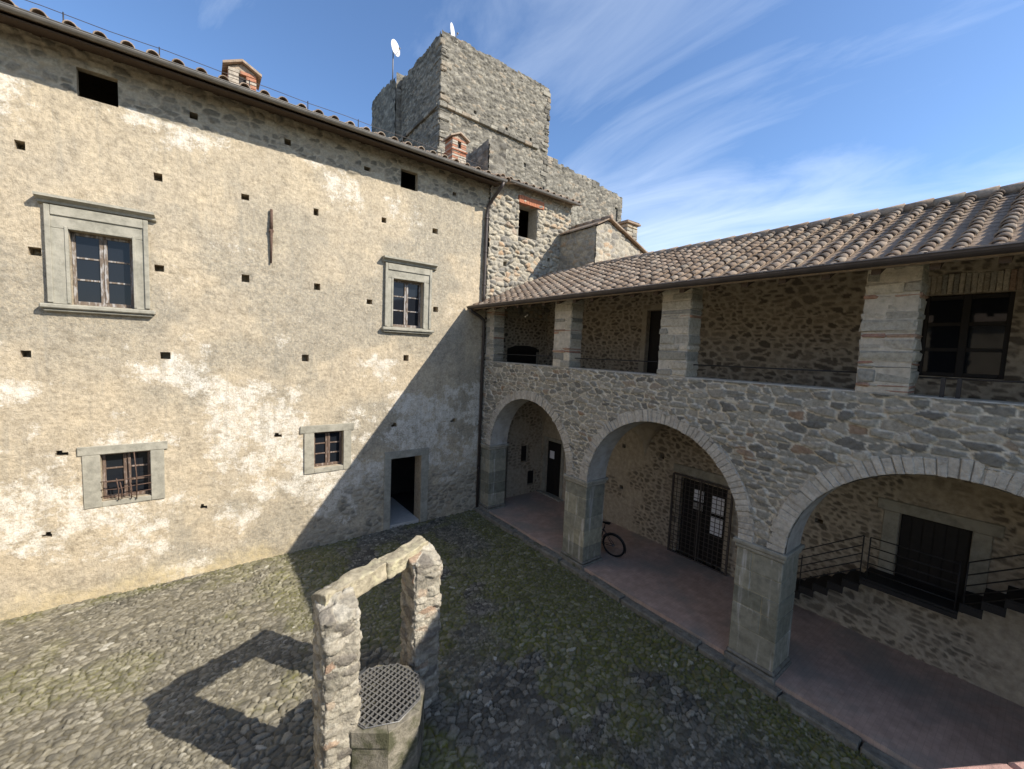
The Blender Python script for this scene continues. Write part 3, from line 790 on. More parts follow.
# ------------------------------------------------------------------ tower and curtain wall
tower = thing('stone_tower', 'massive square grey stone tower rising above the palace roof', 'tower')
def rubble_face(name, u0, u1, v0, v1, pos, parent, mat, seed, step=.08, cw=.30, ch=.15, amp=.05, rects=(), ragged=0, top=None):
    us = lines(u0, u1, step, [v for q in rects for v in q[:2]]); vv = lines(v0, v1, step, [v for q in rects for v in q[2:]])
    U, V = np.meshgrid(us, vv, indexing='ij')
    e, rn, rb = cells(U, V, cw, ch, seed, .38, .18, .3)
    st = sstep(.04, .16, e)
    h = amp*np.sqrt(np.clip(e/.3, 0, 1))*(.3+.9*rb)+.03*(fbm(U*4, V*4, seed+1, 3)-.5)
    if len(rects): h *= np.clip(rect_dist(U, V, rects)/.05, 0, 1)
    base_keep = outside(rects)
    def keep(a, c):
        m_ = base_keep(a, c)
        if ragged: m_ &= (c < (top(a) if top else v1)-ragged*fbm(np.floor(a/.22)*.7, a*0+.3, seed+9, 2))
        return m_
    ex = MB(); ex.S = .5
    for q in rects:
        # small dark recesses
        A = [(q[0], q[2]), (q[1], q[2]), (q[1], q[3]), (q[0], q[3])]
        P = [tuple(pos(np.array(p[0]), np.array(p[1]), np.array(0.0))) for p in A]+[tuple(pos(np.array(p[0]), np.array(p[1]), np.array(-.4))) for p in A]
        ex.add(P, [(0, 1, 5, 4), (1, 2, 6, 5), (2, 3, 7, 6), (3, 0, 4, 7), (4, 5, 6, 7)])
    return sheet(name, us, vv, lambda a, c: pos(a, c, h), keep, dict(stone=st, rnd=rn), mat, parent, ex if len(rects) else None)
YT = 6.0
tr = [(2.9, 3.06, 15.85, 16.0), (4.7, 4.84, 15.75, 15.9), (3.05, 3.2, 13.6, 13.78), (5.9, 6.05, 14.4, 14.6), (6.2, 6.34, 15.75, 15.9)]
rubble_face('front_face', 1.22, 7.40, 9, 18.74, lambda a, c, h: np.stack([a, YT-h, c], -1), tower, M['tower'], 301, .04, amp=.06, cw=.22, ch=.10, rects=tr, ragged=.22)
rubble_face('side_face', 6.0, 10.3, 9, 18.74, lambda a, c, h: np.stack([1.22-h, a, c], -1), tower, M['tower'], 311, .045, amp=.06, cw=.22, ch=.10, ragged=.35)
mb = MB(); mb.R = .4
mb.box(1.30, 7.34, YT+.08, 10.2, 5, 18.38); mb.build('core', M['tower'], tower)
mb = MB(); x = 1.14; random.seed(21)
while x < 6.55:
    L = random.uniform(.3, .6); mb.R = random.random(); mb.box(x, x+L-.012, YT-.16, YT+.05, 15.52-.055*(x-1.2)*.3, 15.68-.055*(x-1.2)*.3, .02, .008); x += L
y = YT+.06
while y < 10.2:
    L = random.uniform(.3, .6); mb.R = random.random(); mb.box(1.08, 1.25, y, y+L-.012, 15.52, 15.68, .02, .008); y += L
mb.build('string_course', M['tower'], tower)
mb = MB(); x = 1.2; random.seed(22)
while x < 7.35:
    L = random.uniform(.2, .5); mb.R = random.random(); hh = random.uniform(.10, .27); mb.box(x, min(7.38, x+L-.01), YT-.03+random.uniform(0, .05), YT+.5, 18.28, 18.42+hh, .04, .02); x += L
y = YT+.5
while y < 10.2:
    L = random.uniform(.2, .5); mb.R = random.random(); hh = random.uniform(.05, .34); mb.box(1.2+random.uniform(0, .05), 1.6, y, y+L-.01, 18.28, 18.42+hh, .04, .02); y += L
mb.build('broken_top', M['tower'], tower)
random.seed(24)
for (qx, sx) in ((1.16, 1), (7.44, -1)):
    z = 9.2; kq = 0; mb = MB()
    while z < 18.3:
        hh = random.uniform(.12, .28); la, lb = (.5, .28) if kq % 2 else (.28, .5); kq += 1
        la *= random.uniform(.7, 1.2); lb *= random.uniform(.7, 1.2); mb.R = random.random(); jx_ = random.uniform(-.05, .05); jy_ = random.uniform(-.05, .04)
        xa, xb = (qx+jx_, qx+la) if sx > 0 else (qx-la, qx+jx_)
        mb.box(xa, xb, YT-.06+jy_, YT+lb, z, z+hh-.015, .035, .015); z += hh
    mb.build('corner_stones', M['tower'], tower)
# flanking turret block behind, with a slit between
rubble_face('turret_side', 10.35, 13.95, 9, 18.95, lambda a, c, h: np.stack([.93-h, a, c], -1), tower, M['tower'], 321, .09, amp=.06, ragged=.3, top=lambda a: 18.85+.13*(a-10.35))
rubble_face('turret_front', .93, 1.35, 9, 18.90, lambda a, c, h: np.stack([a, 10.35-h, c], -1), tower, M['tower'], 325, .09, amp=.05)
mb = MB(); mb.box(1.0, 4.0, 10.42, 13.9, 5, 18.5); mb.build('turret_core', M['tower'], tower)
# stub of wall running from the tower towards the court
rubble_face('stub_side', 2.0, 6.0, 10.5, 12.86, lambda a, c, h: np.stack([1.22-h, a, c], -1), tower, M['tower'], 331, .06, amp=.06, ragged=.25)
rubble_face('stub_end', 1.22, 1.95, 10.5, 12.86, lambda a, c, h: np.stack([a, 2.0-h, c], -1), tower, M['tower'], 335, .05, amp=.06, ragged=.15)
mb = MB(); mb.box(1.28, 1.93, 2.06, 6.0, 10.2, 12.62); mb.build('stub_core', M['tower'], tower)

curtain = thing('curtain_wall', 'ragged grey stone curtain wall sloping down to the right of the tower', 'wall')
ctop = lambda a: 15.30-.07*(a-7.4)
rubble_face('wall_face', 7.40, 13.62, 7, 15.4, lambda a, c, h: np.stack([a, YT-h, c], -1), curtain, M['tower'], 341, .05, amp=.06, cw=.24, ch=.11, ragged=.4, top=lambda a: ctop(a)+.15,
            rects=[(13.0, 13.28, 13.3, 14.1)])
mb = MB(); mb.R = .45
mb.prism([(7.38, YT+.08, 5), (13.6, YT+.08, 5), (13.6, YT+.08, ctop(13.6)-.25), (7.38, YT+.08, ctop(7.4)-.25)], (0, .9, 0))
mb.build('wall_core', M['tower'], curtain)
mb = MB(); x = 7.42; random.seed(23)
while x < 13.6:
    L = random.uniform(.2, .45); mb.R = random.random(); hh = random.uniform(-.05, .26); mb.box(x, min(13.62, x+L-.01), YT-.03+random.uniform(0, .05), YT+.5, ctop(x)-.3, ctop(x)-.10+hh, .04, .02); x += L
mb.build('broken_top', M['tower'], curtain)

# ------------------------------------------------------------------ small gabled house behind the arcade roof
gab = thing('gabled_house', 'small stone gable house poking up behind the arcade roof', 'house')
gz = lambda x: np.where(x < 3.55, 9.30+.50*(x-3.03), 9.56-.36*(x-3.55))
rubble_face('gable_face', 3.03, 5.75, 6.8, 9.6, lambda a, c, h: np.stack([a, -1.70-h, np.minimum(c, gz(a))], -1), gab, M['annex'], 401, .035, .24, .13, .045)
rubble_face('side_face', -1.70, 0.0, 6.8, 9.30, lambda a, c, h: np.stack([3.03-h, a, c], -1), gab, M['annex'], 411, .035, .26, .15, .045)
mb = MB(); mb.R = .4
mb.prism([(3.06, -1.66, 5.0), (5.75, -1.66, 5.0), (5.75, -1.66, 8.70), (3.55, -1.66, 9.50), (3.06, -1.66, 9.26)], (0, 1.7, 0)); mb.build('core', M['annex'], gab)
rf = MB(); random.seed(31)
y = -1.84
while y < .1:
    for (xa, za, xb, zb, n) in ((2.93, 9.30, 3.55, 9.62, 2), (3.55, 9.62, 5.95, 8.76, 7)):
        for k in range(n):
            rf.R = random.random(); t0, t1 = k/n, (k+1)/n
            rf.prism([(xa+(xb-xa)*t0, y, za+(zb-za)*t0), (xa+(xb-xa)*t1, y, za+(zb-za)*t1), (xa+(xb-xa)*t1, y, za+(zb-za)*t1+.04), (xa+(xb-xa)*t0, y, za+(zb-za)*t0+.05)], (0, .24, 0))
    y += .25
rf.R = .5
x = 3.5
for k in range(5): rf.R = random.random(); rf.tube([(3.55, -1.86+k*.4, 9.66), (3.55, -1.46+k*.4, 9.68)], [.09, .07], 8)
grf = rf.build('roof', M['tile'], gab)
mb = MB(); random.seed(33); z = 8.5
while z < 9.72:
    hh = random.uniform(.09, .16); mb.R = random.random(); mb.box(4.82, 5.14, -1.5, -1.12, z, z+hh-.01, .02, .012); mb.R = random.random(); mb.box(5.15, 5.42, -1.5, -1.12, z, z+hh-.01, .02, .012); z += hh
ch3 = mb.build('stone_chimney', M['annex'], grf)
mb = MB(); mb.box(4.74, 5.50, -1.58, -1.04, z, z+.06, .012, .006); mb.R = .2; mb.box(4.78, 5.46, -1.54, -1.08, z+.062, z+.11, .02, .01); mb.build('chimney_cap', M['tile'], ch3)

# ------------------------------------------------------------------ arcaded loggia on the right
log = thing('arcaded_loggia', 'two storey stone building with round arches below, open loggia above and a tiled roof', 'building')
YE = -17.0
ARCH = [(-2.275, 1.675), (-6.35, 1.70), (-10.45, 1.70), (-14.55, 1.7)]
SPR = 2.22; RISE = .985
PIERS = [(-.60, -.08), (-4.65, -3.95), (-8.75, -8.05), (-12.85, -12.15), (-17.0, -16.25)]
us = lines(YE, -0.005, .02, ()); vs_ = lines(2.16, 4.83, .02, ())
U, V = np.meshgrid(us, vs_, indexing='ij')
e, rn, rb = cells(U, V, .200, .082, 501, .44, .18, .30, k=19, jv=.26, rag=.10)
eb, rnb, rbb = cells(U+3.3, V+.05, .255, .105, 521, .44, .16, .25, k=20, jv=.24, rag=.07)
sel = fbm(U*.9+5, V*1.6, 531, 3)+.07*(1-sstep(-10, -4, U)) > .50
e = np.where(sel, eb*1.35, e); rn = np.where(sel, rnb, rn); rb = np.where(sel, rbb, rb)
st = sstep(.015, .075, e-.06*rb)
face = fbm(U*11, V*11, 541, 3)-.5
h = .048*np.clip(np.clip(e, 0, 1)/.20, 0, 1)**.6*(.25+.85*rb)+.022*face*st+.03*(fbm(U*1.2, V*1.2, 506, 3)-.5)
def keepf(a, c):
    m_ = np.ones(a.shape, bool)
    for yc, hw in ARCH:
        m_ &= ~(((a-yc)**2+((c-SPR)/RISE)**2 < (hw+.20)**2) & (c > SPR)); m_ &= ~((np.abs(a-yc) < hw+.02) & (c <= SPR))
    return m_
ex = MB(); ex.S = 0
ex.box(.01, .50, YE, -.005, 4.795, 4.845, .012); ex.box(.30, .50, YE, -.005, 3.95, 4.79)
sheet('facade_wall', us, vs_, lambda a, c: np.stack([-h, a, c], -1), keepf, dict(stone=st, rnd=rn), M['facade'], log, ex)
# arch rings and soffits
random.seed(41)
for yc, hw in ARCH:
    mb = MB(); n = 58
    for k in range(n):
        a0 = math.pi*(k+random.uniform(-.1, .1))/n+.002; a1 = math.pi*(k+1+random.uniform(-.1, .1))/n-.002
        mb.R = random.random(); ro = hw+.240+random.uniform(-.022, .03); ri = hw+.004; xf = -.040+random.uniform(-.010, .010)
        P = []
        for x_ in (xf, .12):
            for (rr, aa) in ((ri, a0), (ro, a0), (ro, a1), (ri, a1)):
                j = random.uniform(-.006, .006)
                P.append((x_+j*.5, yc-math.cos(aa)*(rr+j), SPR+math.sin(aa)*(rr+j)*RISE))
        mb.add(P, [(0, 1, 2, 3), (4, 7, 6, 5), (0, 4, 5, 1), (1, 5, 6, 2), (2, 6, 7, 3), (3, 7, 4, 0)])
    # mortar bed behind the voussoirs
    mb.S = 0; V = []; seg = 48
    for k in range(seg+1):
        a_ = math.pi*k/seg
        for rr in (hw+.006, hw+.262): V.append((-.020, yc-math.cos(a_)*rr, SPR+math.sin(a_)*rr*RISE))
    mb.add(V, [(2*k, 2*k+1, 2*k+3, 2*k+2) for k in range(seg)])
    ring = mb.build('arch_ring', M['ring'], log)
    bv = ring.modifiers.new('bevel', 'BEVEL'); bv.width = .008; bv.segments = 1; bv.limit_method = 'ANGLE'
    us = np.linspace(0, math.pi, 60); vv = np.linspace(-.0, .62, 14)
    sheet('arch_soffit', us, vv, lambda a, c: np.stack([c, yc-np.cos(a)*(hw-.012*(vnoise(a*9, c*9, 43))), SPR+np.sin(a)*(hw-.012*(vnoise(a*9, c*9, 44)))*RISE], -1),
          lambda a, c: np.ones(a.shape, bool), dict(stone=np.ones((60, 14))), M['soffit'], log)
# stone piers with cap and plinth
for i, (y0, y1) in enumerate(PIERS):
    mb = MB(); z = .27; random.seed(50+i)
    while z < 2.07:
        hh = min(random.uniform(.30, .48), 2.08-z); 
        if 2.08-z-hh < .15: hh = 2.08-z
        sp = y0+(y1-y0)*random.choice((.36, .5, .64)) if y1-y0 > .55 else y0+(y1-y0)*.5
        jx_ = random.uniform(-.006, .006); mb.R = random.random()
        if random.random() < .75:
            mb.box(-.03+jx_, .62, y0, sp-.004, z, z+hh-.008, .012, .003); mb.R = random.random(); mb.box(-.03-jx_, .62, sp+.004, y1, z, z+hh-.008, .012, .003)
        else: mb.box(-.03+jx_, .62, y0, y1, z, z+hh-.005, .010, .001)
        z += hh
    mb.R = .9; mb.box(-.02, .61, y0+.01, y1-.01, .1, 2.08)
    p = mb.build('pier', M['pier'], log)
    m2 = MB(); m2.box(-.085, .68, y0-.055, y1+.055 if i else y1, 2.155, 2.225, .012); m2.box(-.06, .65, y0-.03, y1+.03 if i else y1, 2.08, 2.153, .02)
    m2.build('pier_cap', M['serena'], p)
    m2 = MB(); m2.box(-.075, .67, y0-.045, y1+.045 if i else y1, -.05, .19, .02); m2.box(-.055, .65, y0-.028, y1+.028 if i else y1, .192, .268, .03)
    m2.build('plinth', M['kerb'], p)
# upper pillars of mixed stone and brick
for i, (y0, y1) in enumerate([(-.52, -.10), (-3.82, -3.22), (-6.88, -6.27), (-9.93, -9.37), (-13.1, -12.5), (-17.0, -16.4)]):
    mb = MB(); z = 4.855; random.seed(63+i)
    while z < 6.53:
        thin = random.random() < .36
        hh = random.uniform(.045, .07) if thin else random.uniform(.09, .20)
        hh = min(hh, 6.56-z)
        cuts = [y0]+sorted(random.uniform(y0+.14, y1-.14) for _ in range(random.choice((0, 1, 1, 2) if not thin else (1, 2))))+[y1]
        for a_, c_ in zip(cuts[:-1], cuts[1:]):
            if c_-a_ < .06: continue
            mb.R = random.uniform(.93, 1) if thin and random.random() < .6 else random.uniform(0, .9)
            o1 = random.uniform(-.032, .012)
            mb.box(.0+o1, .40+random.uniform(-.01, .01), a_+random.uniform(-.024, .006), c_-.012+random.uniform(-.006, .024), z, z+hh-.010, .022, .012)
        z += hh
    mb.S = 0; mb.box(.004, .395, y0+.012, y1-.012, 4.84, 6.56)
    mb.build('upper_pillar', M['pillar'], log)
# inner walls
D = 2.65
BR = dict(gate=(-6.62, -5.44, .15, 2.14), door1=(-1.05, -.26, .15, 2.08), door3=(-10.46, -9.60, 1.42, 2.62), ldoor=(-5.0, -4.10, 4.15, 6.45), lwin=(-10.56, -9.58, 5.07, 6.42))
bh = [(-3.66, -3.54, 2.50, 2.62), (-3.66, -3.53, 1.27, 1.39), (-4.92, -4.78, 2.48, 2.62), (-8.5, -8.36, 2.0, 2.1)]
rects = list(BR.values())+bh
us = lines(YE, 0, .027, [v for q in rects for v in q[:2]]); vs_ = lines(.1, 7.75, .027, [v for q in rects for v in q[2:]])
U, V = np.meshgrid(us, vs_, indexing='ij')
e, rn, rb = cells(U, V, .165, .092, 601, .38, .20, .30)
up = sstep(3.9, 4.0, V)
patch = sstep(.50, .58, .13*(1-sstep(-8.9, -8.3, U))+fbm(U*.8, V*.8, 605, 4)+.09*sstep(-4.3, -3.2, U)*0+.0)
eb, rnb, rbb = cells(U+1.7, V, .25, .115, 641, .42, .25, .30, jv=.2)
sel = fbm(U*.9+2, V*1.5, 645, 3) > .52
e = np.where(sel, eb, e); rn = np.where(sel, rnb, rn); rb = np.where(sel, rbb, rb)
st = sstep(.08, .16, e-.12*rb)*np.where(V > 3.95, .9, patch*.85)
h = -.010*st*np.sqrt(np.clip(e/.3, 0, 1))+.016*(fbm(U*6, V*6, 606, 3)-.5)
h *= np.clip(rect_dist(U, V, rects)/.05, 0, 1)
ex = MB(); ex.S = 0
for k, q in BR.items(): tunnel(ex, q, .30, False, 'x', D)
for q in bh: tunnel(ex, q, .25, True, 'x', D)
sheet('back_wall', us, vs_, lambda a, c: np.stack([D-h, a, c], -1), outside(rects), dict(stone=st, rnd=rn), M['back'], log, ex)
mb = MB(); mb.box(.5, D+.01, YE, -.01, 3.98, 4.10); mb.build('loggia_floor', M['floor'], log)
mb = MB(); mb.box(D+.32, 6.2, YE, -1.74, -.1, 6.3); mb.prism([(0, YE-.02, -.1), (6.2, YE-.02, -.1), (6.2, YE-.02, 6.2), (D, YE-.02, 7.8), (0, YE-.02, 6.55)], (0, -.3, 0)); mb.build('rear_rooms', M['darkroom'], log)
# end wall of the arcade and of the loggia, towards the palace
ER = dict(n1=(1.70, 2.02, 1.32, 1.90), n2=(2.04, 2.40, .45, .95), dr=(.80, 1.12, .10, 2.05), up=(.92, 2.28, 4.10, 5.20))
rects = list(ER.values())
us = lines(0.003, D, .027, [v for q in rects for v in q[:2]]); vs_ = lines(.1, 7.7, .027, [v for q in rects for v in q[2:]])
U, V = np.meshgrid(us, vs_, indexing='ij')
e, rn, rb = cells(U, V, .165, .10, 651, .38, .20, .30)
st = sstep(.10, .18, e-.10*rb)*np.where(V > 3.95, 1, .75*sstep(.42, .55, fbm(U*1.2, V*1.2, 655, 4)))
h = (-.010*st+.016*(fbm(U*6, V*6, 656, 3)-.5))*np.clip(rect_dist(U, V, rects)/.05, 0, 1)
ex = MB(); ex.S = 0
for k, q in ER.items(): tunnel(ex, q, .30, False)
sheet('end_wall', us, vs_, lambda a, c: np.stack([a, -h-.012, c], -1), outside(rects), dict(stone=st, rnd=rn), M['back'], log, ex)  # darker stone than the house above, also painting in the dim light
for k, q in ER.items():
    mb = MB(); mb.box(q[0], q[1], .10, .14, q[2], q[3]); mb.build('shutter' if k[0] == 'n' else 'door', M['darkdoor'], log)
mb = MB(); n = 16
pr = [(.90, -.030, 5.19)]+[(1.60-.70*math.cos(math.pi*k/n), -.030, 5.19+.20*math.sin(math.pi*k/n)) for k in range(n+1)]
mb.prism(pr[1:], (0, .012, 0)); mb.build('door_arch', M['darkdoor'], log)
# groined vaults
bays = [(-4.3, -.02), (-8.40, -4.3), (-12.5, -8.40), (-16.6, -12.5)]
for (b0, b1) in bays:
    yc = (b0+b1)/2; hy = (b1-b0)/2; xc = (.5+D)/2; hx = (D-.5)/2
    us = np.linspace(.5, D, 34); vv = np.linspace(b0, b1, 60)
    U, V = np.meshgrid(us, vv, indexing='ij')
    za = 2.22+1.66*np.sqrt(np.clip(1-((V-yc)/hy)**2, 0, 1)); zb = 2.22+1.66*np.sqrt(np.clip(1-((U-xc)/hx)**2, 0, 1))
    Z = np.maximum(za, zb)-.02*vnoise(U*5, V*5, 611)
    sheet('vault', us, vv, lambda a, c: np.stack([a, c, Z], -1), lambda a, c: np.ones(a.shape, bool), dict(stone=np.ones(U.shape)), M['vault'], log)
# timber: plate over the pillars, rafters, boards
rz = lambda x: 6.62+.46*(x+.3)
mb = MB(); mb.box(.06, .34, YE, -.03, 6.56, 6.70, .01); mb.build('wall_plate', M['beam'], log)
mb = MB(); y = YE+.1
while y < -.1:
    mb.prism([(-.50, y, rz(-.5)-.20), (D, y, rz(D)-.20), (D, y, rz(D)-.10), (-.50, y, rz(-.5)-.10)], (0, .09, 0)); y += .52
mb.build('rafters', M['beam'], log)
roof = MB(); random.seed(71)
barrel_rows(roof, YE-.1, -.10, .285, -.58, rz(-.58)-.055, .46, 17, .070, axis='y', run=.212)
roof.R = .35
roof.prism([(-.56, YE-.25, rz(-.56)-.095), (-.56, YE-.25, rz(-.56)-.06), (D+.03, YE-.25, rz(D)-.06), (6.3, YE-.25, rz(D)-1.7), (6.3, YE-.25, rz(D)-1.75), (D+.03, YE-.25, rz(D)-.095)], (0, -1.74-YE+.25, 0))
roof.prism([(-.56, -1.739, rz(-.56)-.095), (-.56, -1.739, rz(-.56)-.06), (D+.38, -1.739, rz(D+.38)-.06), (D+.38, -1.739, rz(D+.38)-.095)], (0, 1.735, 0))
roof.R = .7; roof.box(-.565, -.49, YE-.2, -.06, rz(-.565)-.10, 6.528)  # infill strip added along the eave to block light dots under the tiles
y = YE-.1
while y < -1.8:
    roof.R = random.random(); roof.tube([(D+.02, y, rz(D)-.015), (D+.02, y+.42, rz(D)-.03)], [.095, .08], 10); y += .36
roof.build('roof', M['tile'], log)
mb = MB(); gutter(mb, (-.645, YE-.2, 6.475), (-.645, -.06, 6.475), .075, out=(-1, 0, 0))
for k in range(17): mb.box(-.735, -.56, YE+.3+k*.95, YE+.325+k*.95, 6.47, 6.49)
mb.build('gutter', M['copper'], log)
mb = MB(); mb.tube([(-.64, -.16, 6.44), (-.60, -.16, 6.34), (-.30, -.14, 6.22), (-.13, -.12, 6.12), (-.10, -.10, 6.0), (-.10, -.09, .06)], .045, 10)
for z in (5.6, 4.2, 2.8, 1.4): mb.tube([(-.10, -.09, z-.02), (-.10, -.09, z+.02)], .055, 10)
mb.build('drainpipe', M['copper'], log)
# doors and windows of the loggia building
mb = MB(); a, b_, c, d = BR['gate']
for (p, q) in ((a+.01, (a+b_)/2-.004), ((a+b_)/2+.004, b_-.01)):
    mb.box(D+.12, D+.17, p, q, c+.01, d-.01, .006)
    for (z0, z1) in ((c+.12, c+.75), (c+.85, c+1.3), (c+1.4, d-.1)): mb.box(D+.10, D+.119, p+.1, q-.1, z0, z1, .01)
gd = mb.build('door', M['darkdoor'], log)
for (p, q, z0, z1) in ((-6.53, -6.24, 1.44, 1.87), (-6.53, -6.24, .93, 1.36), (-6.02, -5.77, 1.62, 1.90)):
    m2 = MB(); m2.box(D+.088, D+.096, p, q, z0, z1); m2.build('door_sheet', M['palesheet'], gd)  # pale flat rectangles set on the door leaves
m2 = MB(); m2.box(D+.088, D+.096, -6.02, -5.77, 1.40, 1.58); m2.build('door_sheet', plain_mat('grey_leaflet', (.30, .29, .28), .7, .2, .8, 16, 0), gd)
mb = MB(); y0, y1, z0, z1 = -6.78, -5.29, .17, 2.20; xg = D-.10
ny, nz = 13, 18
for k in range(ny+1): mb.box(xg-.006, xg+.006, y0+(y1-y0)*k/ny-.006, y0+(y1-y0)*k/ny+.006, z0, z1)
for k in range(nz+1): mb.box(xg+.007, xg+.017, y0, y1, z0+(z1-z0)*k/nz-.006, z0+(z1-z0)*k/nz+.006)
for (a_, c_) in ((y0-.02, y0+.02), (y1-.02, y1+.02), ((y0+y1)/2-.015, (y0+y1)/2+.015)): mb.box(xg-.022, xg+.022, a_, c_, z0-.02, z1+.02)
mb.box(xg-.024, xg+.024, y0, y1, z1, z1+.035); mb.box(xg-.024, xg+.024, y0, y1, z0-.015, z0+.02)
mb.build('iron_gate', plain_mat('worn_iron', (.065, .055, .048), .6, .4, .3, 20, 0), log)
mb = MB(); mb.box(D-.035, D+.05, -6.86, -5.22, 2.24, 2.46, .01); mb.build('door_lintel', M['serena'], log)
mb = MB(); a, b_, c, d = BR['door1']; mb.box(D+.08, D+.13, a+.01, b_-.01, c, d-.01, .005)
for k in range(5): mb.box(D+.070, D+.079, a+.03+k*.15, a+.16+k*.15, c+.05, d-.06, .004)
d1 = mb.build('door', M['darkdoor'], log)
m2 = MB(); m2.box(D+.060, D+.068, -.62, -.40, 1.45, 1.72); m2.build('door_sheet', M['palesheet'], d1)  # paper notice on this door
mb = MB(); mb.box(D-.04, D+.06, a-.13, a-.003, .15, d+.12, .01); mb.box(D-.04, D+.06, b_+.003, b_+.13, .15, d+.12, .01); mb.box(D-.042, D+.06, a-.001, b_+.001, d+.002, d+.12, .01); mb.box(D-.20, D+.05, a-.2, b_+.2, .14, .20, .02)
mb.build('door_frame', M['serena'], log)
mb = MB(); a, b_, c, d = BR['door3']; mb.box(D+.10, D+.15, a+.005, b_-.005, c+.003, d-.005, .004)
for k in range(6): mb.box(D+.092, D+.099, a+.02+k*.14, a+.15+k*.14, c+.05, d-.05, .004)
mb.build('door', M['darkdoor'], log)
mb = MB(); mb.box(D-.03, D+.06, a-.22, a-.003, 1.35, d+.002, .01); mb.box(D-.03, D+.06, b_+.003, b_+.22, 1.35, d+.002, .01); mb.box(D-.034, D+.06, a-.32, b_+.32, d+.005, d+.20, .01)
mb.build('door_frame', M['serena'], log)
mb = MB(); a, b_, c, d = BR['ldoor']; mb.box(D+.14, D+.18, a, b_, c, d); mb.build('door', M['darkdoor'], log)
mb = MB(); mb.box(D-.02, D+.06, b_+.003, b_+.16, 4.1, d+.15, .01); mb.box(D-.02, D+.06, a-.16, a-.003, 4.1, d+.15, .01); mb.box(D-.022, D+.06, a-.001, b_+.001, d+.003, d+.15, .01); mb.build('door_frame', M['vault'], log)
mb = MB(); a, b_, c, d = BR['lwin']
for (p, q) in ((a, a+.06), (b_-.06, b_), ((a+b_)/2-.05, (a+b_)/2+.05)): mb.box(D+.05, D+.11, p+.002, q-.002, c+.002, d-.002, .005)
for z in (c+.04, c+.45, c+.87, d-.05): mb.box(D+.055, D+.10, a+.06, b_-.06, z-.03, z+.03, .004)
lw = mb.build('window_sash', plain_mat('black_sash', (.02, .017, .015), .6, .3, .2, 9, 0), log)
mb = MB(); mb.box(D+.072, D+.08, a+.02, b_-.02, c+.02, d-.02); mb.build('pane', M['glass'], lw)
mb = MB(); y = a-.12; random.seed(77)
while y < b_+.1:
    mb.R = random.uniform(.5, 1); mb.box(D-.022, D+.05, y, y+.058, d+.01, d+.33+random.uniform(-.01, .01), .006, .002); y += .066
mb.build('brick_lintel', M['pillar'], log)
# rails along the loggia
mb = MB()
for (y0, y1) in ((-3.25, -.5), (-6.35, -3.80), (-9.45, -6.92), (-12.52, -9.98), (-16.4, -13.1)): mb.tube([(.18, y0, 5.10), (.18, y1, 5.08)], .013, 6)
mb.box(.16, .20, -10.22, -10.18, 4.84, 5.09); mb.box(.16, .20, -10.36, -10.32, 4.84, 5.09)
mb.build('loggia_rail', M['iron'], log)

# ------------------------------------------------------------------ stair against the back wall of the third bay
stair = thing('staircase', 'dark stepped staircase with thin iron handrail rising to a landing under the third arch', 'staircase')
X0, X1 = 1.98, 2.60
ys, zs, run, rise = -9.28, 1.50, .213, .148
def step(y0_, y1_, z_, yr):
    mb = MB(); mb.box(X0, X1, y0_, y1_, z_-.035, z_, .005); mb.box(X0+.02, X1, yr-.012, yr+.012, z_-.036-.11, z_-.033); mb.box(X0-.012, X0+.018, y0_, y1_-.004, max(.14, z_-.13), z_-.030)
    mb.build('step', M['stair'], stair)
for k in range(1, 10):
    y_ = ys+run*(k-1); step(y_+.003, y_+run+.03, zs-rise*k, y_+run)
for k in range(1, 9):
    y_ = -10.46-run*(k-1); step(y_-run-.03, y_-.003, zs+rise*k, y_-.016)
mb = MB(); mb.box(X0, X1, -10.46, -9.28, 1.46, 1.50, .005); mb.box(X0-.012, X0+.02, -10.46, -9.28, 1.38, 1.458); mb.build('landing', M['stair'], stair)
def rail(p):
    mb = MB()
    for (a_, c_) in p: mb.tube([a_, c_], .010, 6)
    return mb.build('handrail', M['iron'], stair)
xr = X0+.02; hz = (.10, .30, .48, .70)
bot = (-7.58, zs-rise*8+.12)
seg = []
for hh in (.14, .28, .42, .57, .74): seg.append(((xr, -9.27, zs+hh), (xr, bot[0], bot[1]+hh-.15)))
seg += [((xr, -9.27, zs-.04), (xr, -9.27, zs+.74)), ((xr, bot[0], .15), (xr, bot[0], bot[1]+.59)), ((xr, -8.4, .75), (xr, -8.4, 1.5))]
rail(seg)
seg = []
for hh in (.14, .28, .42, .57, .74): seg.append(((xr, -9.36, zs+hh), (xr, -10.42, zs+hh)))
seg += [((xr, -9.36, zs-.04), (xr, -9.36, zs+.74)), ((xr, -10.42, zs-.1), (xr, -10.42, zs+.78))]
rail(seg)
seg = []
for hh in (.14, .28, .43, .60, .80): seg.append(((xr, -10.50, zs+hh), (xr, -12.1, zs+hh+1.11)))
seg += [((xr, -10.50, zs), (xr, -10.50, zs+.80)), ((xr, -12.1, zs+1.0), (xr, -12.1, zs+1.91))]
rail(seg)

